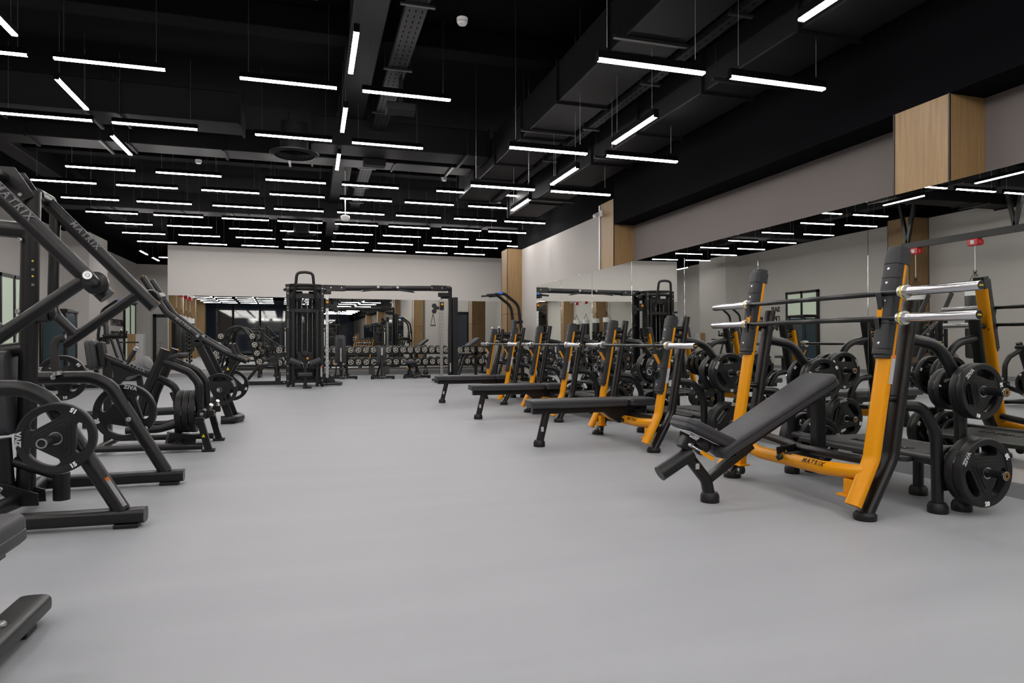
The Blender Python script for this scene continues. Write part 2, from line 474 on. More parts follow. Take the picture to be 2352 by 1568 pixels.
h = MB(); h.tube([(-5.86, YF - 0.05, 1.0), (-5.86, YF - 0.1, 1.0), (-5.73, YF - 0.1, 1.0)], 0.011, 8); h.box((-5.86, YF - 0.055, 0.9), (0.04, 0.012, 0.1))
part('door_handle', h, STEEL, o)
mb = MB()
for x in (5.95, 6.65): mb.box((x, 15.36, 1.15), (0.1, 0.08, 2.3))
mb.box((6.3, 15.36, 2.25), (0.8, 0.08, 0.1))
o = struct('door_4', mb, BLACK2, bevel=0.004)
part('glass_pane', MB().box((6.3, 15.36, 1.1), (0.6, 0.02, 2.2)), GLASSD, o, smooth=False)
# letters read from inside the hall, so they run from +Y to -Y on the left wall
def wall_sign(lines, ystart, z, label, size=0.25, pitch=0.38):
    mb = MB()
    for i, t in enumerate(lines):
        me = text_mesh(t, size, 0.004, 0.008)
        wd = max(v.co.x for v in me.vertices)
        mb.mesh(me, frame((XL + 0.012, ystart + wd, z - i * pitch), (0, 1, 0), (0, 0, 1)))
    tag(mb.build('wall_lettering', BLACK2, None), label, 'sign')
wall_sign(['ЗАЛ', 'ГРУППОВЫХ', 'ПРОГРАММ'], 25.9, 2.1, 'black Cyrillic lettering on the left wall beside the far glass door', 0.3, 0.42)
wall_sign(['ЗАЛ', 'ГРУППОВЫХ', 'ПРОГРАММ'], 19.15, 2.0, 'black Cyrillic lettering on the left wall beside the near glass door', 0.22, 0.32)
# free-standing wood and speckled panels leaning room end of left wall
mb = MB().box((-4.9, 21.3, 0.62), (0.21, 0.3, 1.24)); q = mb.build('cabinet', OAK, None, bevel=0.004)
tag(q, 'narrow oak cabinet with a speckled grey side before the far grey door', 'cabinet')
part('side_panel', MB().box((-4.7, 21.3, 0.62), (0.19, 0.3, 1.24)), MARBLE, q, bevel=0.003)

# ------------------------------------------------------------------ pendant lamps
LL = 0.866
def make_lamp():
    t = thing('pendant_lamp', 'x', 'lamp', (0, 0, 3.4), 0, 'linear pendant lamps')
    h = MB(); h.box((0, 0, 0.035), (LL, 0.05, 0.054)); h.box((-LL / 2 - 0.002, 0, 0.025), (0.004, 0.05, 0.076)); h.box((LL / 2 + 0.002, 0, 0.025), (0.004, 0.05, 0.076))
    part('housing', h, CEIL, t, smooth=False)
    part('diffuser', MB().box((0, 0, 0.001), (LL, 0.046, 0.014)), LAMP, t, label='white glowing diffuser', smooth=False)
    for x in (-0.36, 0.36):
        part('suspension_wire', MB().cyl((x, 0, 0.07), (x, 0, 1.15), 0.0022, segs=5), STEEL, t)
    return t
lamp0 = make_lamp(); used = [False]
lampZ = 3.445
TL = 1.11            # the high lamps hang a little farther out and up than the low ones
def lamp(x, y, z, label, along='x'):
    o = lamp0 if not used[0] else dup(lamp0)
    used[0] = True; o.scale.x = 1.0
    if z == lampZ:
        x, y, z = x * TL, y * TL, 1 + (z - 1) * TL; o.scale.x = TL
    elif z > lampZ: z = lampZ + 0.269; o.scale.x = TL
    o.location = (x, y, z); o.rotation_euler = (0, 0, 0 if along == 'x' else PI / 2); o['label'] = label
    for c in o.children:
        if c.name.startswith('suspension'): c.scale.z = (ZC - z - 0.01) / 1.15
colX = [-4.05, -2.91, -1.70, -0.667, 0.455, 1.55, 2.685, 3.75]
rows = [11.68, 12.94, 14.22, 15.45, 16.71, 18.05]
for j, y in enumerate(rows[::-1]):
    cx = colX if y > 15.6 else (colX if y > 12 else colX[:-1])
    for i, x in enumerate(cx):
        if x > 3.7 and y < 15.3: x = 3.72
        lamp(x + LL / 2, y, lampZ - (0.001 if (i == 7 and y < 15.3) else 0), 'slim pendant lamp, %s from the left in the %s lamp row from the back mirrors' % (ORD[i], ORD[j]))
for i, x in enumerate([-3.28, -2.15, -0.667, 0.445, 1.92, 3.0]):
    lamp(x + LL / 2, 10.65, lampZ, 'slim pendant lamp, %s from the left in the row just behind the lamp crosses' % ORD[i])
RN = {0: 'far', 1: 'near'}
for k in range(9):
    y = [8.38, 6.63, 4.385, 2.63, 0.88, -0.87, -2.62, -4.37, -6.12][k]
    for i, x in enumerate([-3.19, -2.13, -0.64, 0.47]):
        nm = ['far', 'second', 'third', 'fourth', 'fifth', 'sixth', 'seventh', 'eighth', 'ninth', 'tenth', 'eleventh'][k]
        lamp(x + LL / 2, y, lampZ, 'crosswise pendant lamp %s of the %s lengthwise lamp line, %s lamp cross' % ('left' if i % 2 == 0 else 'right', 'left' if i < 2 else 'middle', 'farthest' if k == 0 else nm + '-farthest'))
    for i, x in enumerate([-5.3, -4.25]):  # outer line of lamps, added to brighten the left wall
        lamp(x + LL / 2, y, lampZ, 'added crosswise lamp %s of the outer lamp line by the left wall, %s lamp cross' % ('left' if i == 0 else 'right', 'farthest' if k == 0 else nm + '-farthest'))
    yr = 4.385 - 1.75 * (k - 2) if k >= 2 else y
    if k == 1: yr = 6.625
    for i, x in enumerate([1.955, 3.05]):
        lamp(x + LL / 2, yr, 3.02, 'low crosswise pendant lamp %s of the right-hand lamp line, %s lamp cross' % ('left' if i == 0 else 'right', 'farthest' if k == 0 else nm + '-farthest'))
for k in range(9):
    y = [9.32, 7.555, 5.79, 3.05, 1.3, -0.45, -2.2, -3.95, -5.7][k]
    nm = 'farthest' if k == 0 else ORD[k] + '-farthest'
    lamp(-2.27, y, lampZ, 'lengthwise pendant lamp of the left lamp line, %s of that line' % nm, 'y')
    if k: lamp(-4.37, y, lampZ, 'added lengthwise lamp of the outer line by the left wall, %s of that line' % nm, 'y')  # lengthwise lamps of the added outer line
    lamp(0.335, y, lampZ, 'lengthwise pendant lamp of the middle lamp line, %s of that line' % nm, 'y')
    lamp(2.94, [9.35, 7.59, 5.76, 3.05, 1.3, -0.45, -2.2, -3.95, -5.7][k], 3.02, 'low lengthwise pendant lamp of the right lamp line, %s of that line' % nm, 'y')
for k, y in enumerate((23.6, 25.2, 26.8, 28.4)):  # unseen lamps, added to light the passage walls
    for i, x in enumerate((-4.2, -2.9)):
        lamp(x, y, 3.5, 'added unseen lamp in the passage behind the mirror wall, %s row, %s of two' % (ORD[k], 'left' if i == 0 else 'right'))
for k, y in enumerate((18.05, 16.71)):  # lamps added out of direct sight to brighten the annex
    for i, x in enumerate((5.75, 7.0)):
        lamp(x, y, 3.5, 'added hidden lamp in the annex behind the far oak column, %s row, %s one' % ('farther' if k == 0 else 'nearer', 'left' if i == 0 else 'right'))
lamp(-4.41, 20.3, lampZ, 'lengthwise pendant lamp left of the mirror wall, nearer of two', 'y')
lamp(-4.41, 21.75, lampZ, 'lengthwise pendant lamp left of the mirror wall, farther of two', 'y')

# ------------------------------------------------------------------ ceiling services
def duct(name, label, p0, p1, w_, h_, zb, flange=1.3):
    """sheet-metal duct along x or y with standing flanges"""
    p0, p1 = V((*p0, zb + h_ / 2)), V((*p1, zb + h_ / 2)); d = (p1 - p0); L = d.length; d.normalize()
    mb = MB(); mb.bar(p0, p1, w_, h_)
    o = mb.build(name, DUCT, None, bevel=0.012); tag(o, label, 'duct')
    n = int(L / flange)
    for i in range(n + 1):
        p = p0 + d * (i * L / max(n, 1))
        part('flange', MB().bar(p - d * 0.015, p + d * 0.015, w_ + 0.05, h_ + 0.05), DUCT, o, smooth=False)
    for i in range(1, n + 1, 2):
        p = p0 + d * (i * L / max(n, 1) - 0.35); q = d.cross(V((0, 0, 1))); h = MB()
        h.bar(p - q * (w_ / 2 + 0.12) - V((0, 0, h_ / 2 + 0.02)), p + q * (w_ / 2 + 0.12) - V((0, 0, h_ / 2 + 0.02)), 0.04, 0.03)
        for s in (-1, 1):
            b = p + q * (s * (w_ / 2 + 0.09)); h.cyl((b.x, b.y, b.z - h_ / 2 - 0.02), (b.x, b.y, ZC), 0.005, segs=6)
        part('hanger', h, BLACK2, o, smooth=False)
    return o
duct('ceiling_duct', 'square black air duct running lengthwise above the benches, left of two', (2.92, -9), (2.92, 12.3), 0.58, 0.45, 3.68)
duct('ceiling_duct', 'square black air duct running lengthwise beside the black bulkhead, right of two', (3.9, -9), (3.9, 12.3), 0.56, 0.4, 3.42)
duct('ceiling_duct', 'black air duct crossing the ceiling left of the round vent', (-6.5, 9.6), (-0.9, 9.6), 0.55, 0.4, 3.85)
duct('ceiling_duct', 'black air duct crossing the ceiling right of the round vent', (0.0, 10.2), (2.6, 10.2), 0.55, 0.4, 3.85)
duct('ceiling_duct', 'second black air duct crossing the ceiling behind the round vent', (-6.5, 11.3), (2.6, 11.3), 0.5, 0.35, 3.95)
duct('ceiling_duct', 'far black air duct crossing above the cable station', (-5.5, 16.4), (5.5, 16.4), 0.55, 0.4, 3.9)
struct('trim_20', MB().box((0.55, 4.2, 4.42), (0.34, 34, 0.34)), DUCT, bevel=0.01)
struct('trim_21', MB().box((-4.9, 4.2, 4.42), (0.34, 34, 0.34)), DUCT, bevel=0.01)
for i, y in enumerate((2.4, 7.6, 13.4)):
    struct('trim_%d' % (22 + i), MB().box((0.5, y, 4.46), (17, 0.28, 0.26)), CEIL, bevel=0.01)
# perforated cable trays
def tray(label, x, y0, y1, z, w_=0.2):
    mb = MB(); mb.box((x, (y0 + y1) / 2, z), (w_, y1 - y0, 0.006)); mb.box((x - w_ / 2, (y0 + y1) / 2, z + 0.03), (0.006, y1 - y0, 0.06)); mb.box((x + w_ / 2, (y0 + y1) / 2, z + 0.03), (0.006, y1 - y0, 0.06))
    o = mb.build('cable_tray', DUCT, None, smooth=False); tag(o, label, 'cable tray')
    p = MB()
    k = y0 + 0.06
    while k < y1 - 0.1:
        for dx in (-0.06, 0.0, 0.06): p.box((x + dx, k, z - 0.0035), (0.012, 0.045, 0.002))
        k += 0.11
    part('perforation', p, CEIL, o, smooth=False)
    k = y0 + 0.6
    while k < y1:
        hg = MB(); hg.box((x, k, z - 0.012), (w_ + 0.12, 0.035, 0.02))
        for s in (-1, 1): hg.cyl((x + s * (w_ / 2 + 0.045), k, z - 0.02), (x + s * (w_ / 2 + 0.045), k, ZC), 0.005, segs=6)
        part('hanger', hg, BLACK2, o, smooth=False)
        k += 1.5
tray('black perforated cable tray running lengthwise right of the middle lamps', 0.93, 1.0, 17.5, 4.1)
tray('narrow perforated tray fixed below the left lengthwise duct', 3.3, 2.5, 12.2, 3.64, 0.1)
# round vents
def vent(label, x, y):
    t = thing('ceiling_vent', label, 'vent', (x, y, 3.62), 0, 'round ceiling vents')
    mb = MB(); mb.lathe([(0.335, 0.035), (0.335, 0.02), (0.27, 0.0), (0.262, 0.012), (0.25, 0.03)], closed=False, segs=48); part('outer_ring', mb, DUCT, t)
    for r in (0.2, 0.14, 0.08):
        part('louvre_ring', MB().lathe([(r, 0.0), (r - 0.006, -0.004), (r - 0.05, 0.024), (r - 0.044, 0.03)], segs=40, closed=True), DUCT, t)
    part('neck', MB().cyl((0, 0, 0.035), (0, 0, 0.45), 0.19, segs=32), DUCT, t)
vent('large round black ceiling vent between the middle and left lamp lines', -0.24, 9.85)
vent('small-looking far round ceiling vent above the cable station', -0.25, 17.1)
def detector(label, x, y, z=3.9, wire=True):
    t = thing('smoke_detector', label, 'smoke detector', (x, y, z), 0, 'smoke detectors')
    part('body', MB().lathe([(0.02, -0.03), (0.036, -0.028), (0.048, -0.008), (0.05, 0.008), (0.046, 0.012), (0.05, 0.016), (0.05, 0.03)], segs=28), WHITEP, t)
    part('grille', MB().lathe([(0.037, -0.022), (0.0495, -0.006), (0.0495, -0.003), (0.037, -0.018)], closed=True, segs=28), GREYV, t)
    part('conduit', MB().cyl((0, 0, 0.03), (0, 0, ZC - z), 0.011, segs=10), CEIL, t)
detector('white smoke detector above the left lamps, nearest on the left', -1.86, 5.66)
detector('white smoke detector near the top middle of the ceiling, right of the tray', 1.3, 5.9)
detector('small white smoke detector over the left lamp field', -1.75, 11.7)
detector('small white smoke detector beside the left lengthwise duct', 2.25, 11.7)
t = thing('alarm_beacon', 'white dome sounder hanging among the middle lamp rows', 'alarm', (0.6, 13.0, 3.37))
part('dome', MB().lathe([(0.01, -0.075), (0.05, -0.068), (0.078, -0.03), (0.085, 0.0), (0.085, 0.02), (0.06, 0.035)], segs=28), WHITEP, t)
part('rod', MB().cyl((0, 0, 0.03), (0, 0, ZC - 3.37), 0.01, segs=8), WHITEP, t)
def projector_box(label, x, y, z, led=False):
    t = thing('ceiling_unit', label, 'equipment', (x, y, z))
    part('body', MB().box((0, 0, 0), (0.34, 0.2, 0.1)), DUCT, t, bevel=0.01)
    part('bracket', MB().box((0, 0, (ZC - z) / 2), (0.05, 0.05, ZC - z)), DUCT, t)
    if led: part('status_light', MB().box((0.17, -0.101, 0.0), (0.012, 0.006, 0.012)), LEDG, t, label='small green light')
projector_box('small black box with a green light under the ceiling, left of the tray', -0.12, 5.9, 4.0, True)
projector_box('small dark junction box hanging right of the middle lamp crosses', 1.0, 7.9, 3.75)
projector_box('dark junction box below the cable tray beyond the round vent', 0.93, 10.6, 3.8)
def camera_unit(label, loc, rz):
    t = thing('security_camera', label, 'camera', loc, rz); t.scale = (0.7, 0.7, 0.7)
    part('base', MB().box((0, 0, 0), (0.05, 0.14, 0.14)), WHITEP, t, bevel=0.01)
    part('arm', MB().tube([(0.02, 0, 0), (0.1, 0, 0.0), (0.12, 0, -0.03)], 0.018, 10, 0.02), WHITEP, t)
    part('head', MB().lathe([(0.03, -0.09), (0.045, -0.08), (0.048, 0.05), (0.03, 0.07)], (0.13, 0, -0.05), (0.5, 0.3, -0.3), 16), WHITEP, t)
camera_unit('white security camera high on the second oak column', (XM + 0.005, 9.62, 3.02), PI)
camera_unit('white security camera high on the grey pillar of the left wall', (-5.985, 21.6, 3.75), 0)
# ------------------------------------------------------------------ weight plates
PLATE_R = {25: 0.2, 20: 0.2, 15: 0.183, 10: 0.163, 5: 0.125, 2: 0.1}
PLATE_T = {25: 0.06, 20: 0.056, 15: 0.05, 10: 0.044, 5: 0.036, 2: 0.03}
def circ(r, n, a0=0): return [(r * math.cos(a0 + 2 * PI * k / n), r * math.sin(a0 + 2 * PI * k / n)) for k in range(n)]
def make_plate(kg):
    """three-slot grip plate, axis z, front face +z"""
    R, T = PLATE_R[kg], PLATE_T[kg]
    t = thing('weight_plate', 'x', 'weight plate', (0, 0, -5), 0, 'grip weight plates')
    body = MB()
    # rim
    ri = R * 0.795
    body.lathe([(ri, -T * 0.42), (R * 0.955, -T / 2), (R * 0.985, -T * 0.44), (R, -T * 0.3), (R, T * 0.3), (R * 0.985, T * 0.44), (R * 0.955, T / 2), (ri, T * 0.42)], segs=64, closed=True)
    # web with three slots
    slots = []
    for k in range(3):
        th = PI / 2 + 2 * PI * k / 3
        L = []
        am = math.radians(39)
        for i in range(19):
            a = -am + 2 * am * i / 18; q = max(0.0, abs(a) / am - 0.62) / 0.38
            r = R * (0.785 - 0.1 * q * q); L.append((r * math.cos(th + a), r * math.sin(th + a)))
        ai = math.radians(37)
        for i in range(13):
            a = ai - 2 * ai * i / 12
            r = min(R * 0.475 / math.cos(a), R * 0.66); L.append((r * math.cos(th + a), r * math.sin(th + a)))
        slots.append(L)
    body.mesh(poly_mesh([circ(R * 0.82, 64)] + slots, T * 0.30, T * 0.07))
    # raised rounded triangle
    def rtri(rad, k=0.3):
        P = []
        for i in range(48):
            a = 2 * PI * i / 48
            x = (a - PI / 6) % (2 * PI / 3) - PI / 3          # angle from the nearest flat
            r = min(rad * 0.5 / math.cos(x) * 1.12, rad * 0.9)
            P.append((r * math.cos(a), r * math.sin(a)))
        return P
    body.mesh(poly_mesh([rtri(R * 0.66), circ(0.026, 24)], T * 0.38, T * 0.05))
    body.mesh(poly_mesh([rtri(R * 0.5), circ(0.026, 24)], T * 0.46, T * 0.05))
    part('rubber_disc', body, RUBBER, t, sharp=32, fix=False)
    ring = MB()
    for s in (1, -1):
        ring.lathe([(0.0255, s * T * 0.3), (0.034, s * T * 0.45), (0.0335, s * (T * 0.5 + 0.002)), (0.0265, s * (T * 0.5 + 0.002))], segs=28, closed=True)
    part('steel_bush', ring, STEEL, t)
    le = MB(); fl = Matrix.Rotation(PI, 4, 'Y')
    zt = T / 2 + 0.0004
    num = str(kg) if kg != 2 else '2.5'
    for M in (Matrix.Identity(4), fl):
        for ang, txt, sz, bold in ((-PI / 2, num, R * 0.17, 0.0018), (PI / 6, num, R * 0.17, 0.0018)):
            rr = R * 0.885
            o = (rr * math.cos(ang), rr * math.sin(ang), zt - T * 0.02)
            up = V((-math.cos(ang), -math.sin(ang), 0)); x = up.cross(V((0, 0, 1)))
            le.mesh(text_mesh(txt, sz, 0.001, bold, 1.05), M @ frame(o, x, up), WHITE)
        ang = math.radians(150); rr = R * 0.885
        o = (rr * math.cos(ang), rr * math.sin(ang), zt - T * 0.02)
        up = V((math.cos(ang), math.sin(ang), 0)); x = up.cross(V((0, 0, 1)))
        le.mesh(text_mesh('ZIVA', R * 0.17, 0.001, 0.0022, 1.15), M @ frame(o, x, up), SILVERP)
    part('lettering', le, None, t, label='white raised numbers and letters', smooth=False, fix=False)
    return t
PL0 = {}
def plate(kg, c, ax, spin, label):
    """place a plate: centre c, axis direction ax (front face looks along ax), spin about it"""
    if kg not in PL0: PL0[kg] = make_plate(kg); o = PL0[kg]
    else: o = dup(PL0[kg])
    ax = V(ax).normalized()
    up = V((0, 0, 1)); x = up.cross(ax); 
    if x.length < 1e-4: x = V((1, 0, 0))
    x.normalize(); y = ax.cross(x)
    R = Matrix((x, y, ax)).transposed() @ Matrix.Rotation(spin, 3, 'Z')
    o.location = c; o.rotation_euler = R.to_euler(); o['label'] = label
    return o
# ------------------------------------------------------------------ barbells
BARL = 2.25
def make_barbell():
    t = thing('barbell', 'x', 'barbell', (0, 0, -5), 0, 'olympic barbells on the bench racks')
    s = MB(); h = 0.675
    s.lathe([(0.0145, -h), (0.0145, -0.52), (0.0155, -0.515), (0.0155, -0.21), (0.0145, -0.205), (0.0145, -0.06), (0.0155, -0.055), (0.0155, 0.055), (0.0145, 0.06), (0.0145, 0.205), (0.0155, 0.21), (0.0155, 0.515), (0.0145, 0.52), (0.0145, h)], axis=(0, 1, 0), segs=18)
    part('shaft', s, BLACK, t)
    for d in (-1, 1):
        c = MB(); c.lathe([(0.02, d * (h - 0.012)), (0.036, d * (h - 0.01)), (0.0385, d * (h - 0.004)), (0.0385, d * (h + 0.004)), (0.034, d * (h + 0.006)), (0.034, d * (h + 0.02)), (0.0385, d * (h + 0.022)), (0.0385, d * (h + 0.03)), (0.026, d * (h + 0.033))], axis=(0, 1, 0), segs=32)
        q = part('collar_ring', c, CHROME, t)
        b = MB(); b.lathe([(0.0345, d * (h + 0.0065)), (0.0352, d * (h + 0.0065)), (0.0352, d * (h + 0.0195)), (0.0345, d * (h + 0.0195))], axis=(0, 1, 0), segs=32, closed=True)
        part('yellow_band', b, YELLOW, q)
        v = MB(); v.lathe([(0.025, d * (h + 0.03)), (0.025, d * (BARL / 2 - 0.004)), (0.023, d * BARL / 2)], axis=(0, 1, 0), segs=28)
        part('sleeve', v, CHROME, t)
        e = MB(); e.lathe([(0.0215, d * BARL / 2), (0.0215, d * (BARL / 2 + 0.0012))], axis=(0, 1, 0), segs=28)
        e = part('end_cap', e, BLACK2, t)
        x = MB(); x.mesh(text_mesh('ZIVA', 0.0125, 0.0004, 0.0004), frame((0, d * (BARL / 2 + 0.0014), 0), (-d if d > 0 else 1, 0, 0), (0, 0, 1)))
        part('lettering', x, YELLOW, e, smooth=False)
    return t
BB = []
def barbell(x, y, z, label):
    if not BB: BB.append(make_barbell()); o = BB[0]
    else: o = dup(BB[0])
    o.location = (x, y, z); o['label'] = label
    return o
# ------------------------------------------------------------------ clamp collars
CC = []
def clamp(x, y, z, label, rz=0.3):
    if not CC:
        t = thing('barbell_clamp', 'x', 'clamp', (0, 0, -5), 0, 'bar clamps on the rack pegs')
        part('ring', MB().lathe([(0.026, -0.02), (0.04, -0.02), (0.042, -0.012), (0.042, 0.012), (0.04, 0.02), (0.026, 0.02)], axis=(1, 0, 0.25), closed=True, segs=24), BLACK2, t)
        part('lever', MB().bar((-0.012, 0.03, 0.03), (0.03, 0.05, -0.02), 0.02, 0.018), BLACK2, t, bevel=0.004)
        part('liner', MB().lathe([(0.0255, -0.021), (0.03, -0.021), (0.03, 0.021), (0.0255, 0.021)], axis=(1, 0, 0.25), closed=True, segs=24), SILVERP, t)
        CC.append(t); o = t
    else: o = dup(CC[0])
    o.location = (x, y, z); o.rotation_euler = (0, 0, rz); o['label'] = label
    return o
# ------------------------------------------------------------------ bench press racks (local: x toward the wall, y along it)
SPR = 0.62
def pad(mb, p0, p1, w0, w1, t, up=(0, 0, 1), r=0.035):
    """upholstered slab from p0 to p1 (centre line of the underside) with rounded plan corners"""
    p0, p1 = V(p0), V(p1); d = (p1 - p0); L = d.length; d.normalize()
    n, b = perp(d, V(up))               # b is up, n sideways
    P = []
    def corner(cx, cy, a0, a1):
        for k in range(6):
            a = a0 + (a1 - a0) * k / 5; P.append((cx + r * math.cos(a), cy + r * math.sin(a)))
    corner(L - r, w1 / 2 - r, 0, PI / 2) ; P_ = None
    P.reverse(); P.reverse()
    corner(r, w0 / 2 - r, PI / 2, PI); corner(r, -w0 / 2 + r, PI, 1.5 * PI); corner(L - r, -w1 / 2 + r, 1.5 * PI, 2 * PI)
    m = len(P); vs = []; fs = []
    cx = sum(q[0] for q in P) / m
    for ins, h in ((0.012, 0.0), (0.0, 0.01), (0.0, t * 0.45), (0.002, t * 0.48), (0.0, t * 0.52), (0.0, t - 0.014), (0.006, t - 0.004), (0.018, t)):
        for q in P:
            sx = (q[0] - cx); sy = q[1]
            l = math.hypot(sx, sy)
            kx = 1 - ins / max(abs(L / 2), 1e-3); ky = 1 - ins / max(w0 / 2, 1e-3)
            vs.append(p0 + d * (cx + sx * kx) + n * (sy * ky) + b * h)
    for i in range(7):
        for k in range(m):
            k2 = (k + 1) % m; fs.append([i * m + k, i * m + k2, (i + 1) * m + k2, (i + 1) * m + k])
    fs.append(list(range(m))[::-1]); fs.append([7 * m + k for k in range(m)])
    return mb.add(vs, fs)

def make_rack(name, label, incline):
    t = thing(name, label, 'bench press rack', (0, 0, 0), 0, 'orange and black bench press racks')
    top = 1.53 if incline else 1.225
    cb = 0.925 if incline else 0.545        # lower end of the moulded cover
    sl = 0.172
    def ox(z): return 0.045 + (z - 0.34) * sl
    for s in (-1, 1):
        y = s * SPR
        # orange upright: flat oval, wide across
        u = MB().tube([(-0.085, y, 0.085), (0.045, y, 0.34), (ox(top - 0.03), y, top - 0.03)], (0.03, 0.052), 24, 0.16, ref=(0, 1, 0), n=8, sq=2.6)
        up = part('upright', u, ORANGE, t, label='glossy orange upright')
        w = MB().mesh(text_mesh('MAX', 0.001), None) if False else None
        # warning decal on the outer edge
        side = -1
        k0, k1 = (0.765, 0.91) if incline else (0.63, 0.765)
        if s < 0:
            zc = (k0 + k1) / 2; dv = V((sl, 0, 1)).normalized()
            dm = MB(); c = V((ox(zc) + 0.008, y - 0.0505, zc))
            dm.bar(c - dv * (k1 - k0) / 2, c + dv * (k1 - k0) / 2, 0.026, 0.0035, ref=(0, 1, 0), mt=LABELW)
            dm.bar(c + dv * (k1 - k0) / 2, c + dv * ((k1 - k0) / 2 + 0.02), 0.026, 0.0037, ref=(0, 1, 0), mt=LABELO)
            part('warning_decal', dm, None, up, smooth=False, label='white warning decal with orange head')
        # black rear post
        b = MB().tube([(0, y, 0.03), (0.18, y, 0.345), (0.33, y, 1.235)], (0.03, 0.05), 24, 0.2, ref=(0, 1, 0), n=8, sq=2.5)
        b.cyl((0.30, y, 1.05), (ox(1.12) + 0.0, y, 1.07), 0.022, segs=14) if not incline else None
        if not incline: b.cyl((0.315, y, 1.125), (0.19, y, 1.125), 0.022, segs=14)
        else: b.cyl((0.315, y, 1.125), (0.2, y, 1.125), 0.022, segs=14); b.cyl((0.24, y, 0.68), (0.1, y, 0.68), 0.02, segs=14)
        rp = part('rear_post', b, BLACK, t)
        cp = MB(); cp.bar((0.315, y, 1.2362), (0.345, y, 1.2355), 0.006, 0.004)
        part('orange_slot', cp, ORANGE, rp, smooth=False)
        fb = MB(); bolt(fb, (0.055, y - s * 0.0 - 0.0, 0.13), (0.87, 0, -0.5), 0.014, 0.045); part('bolt', fb, BLACK2, rp)
        ft = MB(); puck(ft, 0.0, y, 0.062, 0.045); part('rubber_foot', ft, RUBBER, t)
        # moulded cover
        dv = V((sl, 0, 1)).normalized(); nv = V((1, 0, -sl)).normalized()
        c = MB()
        def cov(za, zb, w=0.107, d0=-0.062, d1=-0.006):
            pa, pb = V((ox(za), y, za)), V((ox(zb), y, zb))
            vs = []
            hw = w / 2
            rc = 0.024; prof = [(d1, -hw)]
            for k in range(5):
                a = PI / 2 * k / 4; prof.append((d0 + rc - rc * math.sin(a), -hw + rc - rc * math.cos(a)))
            prof += [(p_[0], -p_[1]) for p_ in prof[::-1]]
            for p in (pa, pb):
                for a, e in prof: vs.append(p + nv * a + V((0, e, 0)))
            n = len(prof)
            c.add(vs, [list(range(n)), list(range(n, 2 * n))[::-1]] + [[k, n + k, n + (k + 1) % n, (k + 1) % n] for k in range(n)])
        zz = [cb + 0.03, (cb + top) / 2 - 0.13, (cb + top) / 2 + 0.13, top - 0.09]
        cov(cb + 0.0, cb + 0.0294, 0.107, -0.061); cov(cb - 0.02, cb, 0.1, -0.05)
        for a, e in zip(zz[:-1], zz[1:]): cov(a + 0.0006, e - 0.0006)
        cov(top - 0.0894, top - 0.012, 0.108, -0.0615, 0.030); cov(top - 0.012, top + 0.012, 0.096, -0.05, 0.024)
        cv = part('moulded_cover', c, COVER, up, bevel=0.0025, label='charcoal moulded plastic cover')
        for z in [cb + 0.06, cb + 0.2, (cb + top) / 2, top - 0.2, top - 0.12]:
            p = V((ox(z), y + 0.0, z)) + nv * -0.061
            bs = MB(); bolt(bs, p, -nv, 0.0085, 0.003); part('cover_screw', bs, CHROME, up)
        # bar hooks
        hz = [1.11, 1.255] if incline else [0.95, 0.715]
        for i, z in enumerate(hz):
            bx = (0.14 if incline else 0.04) - (0.0 if i == 0 else (-0.012 if incline else 0.03))
            hk = MB()
            yb = y - s * 0.02
            po = [(bx - 0.045, z + 0.03), (bx - 0.03, z + 0.032), (bx - 0.026, z - 0.012), (bx + 0.015, z - 0.02), (bx + 0.05, z - 0.012), (ox(z) - 0.05, z - 0.01), (ox(z - 0.13) - 0.05, z - 0.14), (bx - 0.03, z - 0.045)]
            if incline or i == 0:
                hk.prism(po, yb - 0.017, yb + 0.017)
                h = part('bar_hook', hk, COVER, t, bevel=0.004)
                og = MB(); a = V((bx - 0.02, yb, z - 0.058)); e = V((ox(z - 0.13) - 0.056, yb, z - 0.15))
                og.bar(a, e, 0.02, 0.008, ref=(0, 1, 0)); part('orange_edge', MB().bar(a, e, 0.014, 0.038, ref=(0, 1, 0)), ORANGE, h, smooth=False)
            else:
                hk.cyl((bx - 0.05, yb, z + 0.02), (ox(z) - 0.05, yb, z - 0.03), 0.012, segs=12)
                hk.prism([(ox(z) - 0.055, z + 0.03), (ox(z) - 0.055, z - 0.09), (bx + 0.0, z + 0.0)], yb - 0.008, yb + 0.008)
                part('clamp_peg', hk, BLACK2, t)
        # rear arches
        a1 = MB().tube([(0.31, y, 1.02), (0.53, y, 0.985), (0.70, y, 0.76), (0.715, y, 0.04)], 0.034, 18, [0.22, 0.2], n=9)
        a1 = part('upper_arch', a1, BLACK, t)
        a2 = MB().tube([(0.24, y, 0.64), (0.42, y, 0.625), (0.52, y, 0.46), (0.53, y, 0.03)], 0.032, 18, [0.16, 0.14], n=9)
        part('lower_arch', a2, BLACK, t)
        bk = MB(); bk.bar((0.53, y, 0.16), (0.715, y, 0.16), 0.04, 0.06); part('cross_plate', bk, BLACK, a1)
        for px in (0.53, 0.715):
            ft = MB(); puck(ft, px, y, 0.055, 0.06); part('rubber_foot', ft, RUBBER, t)
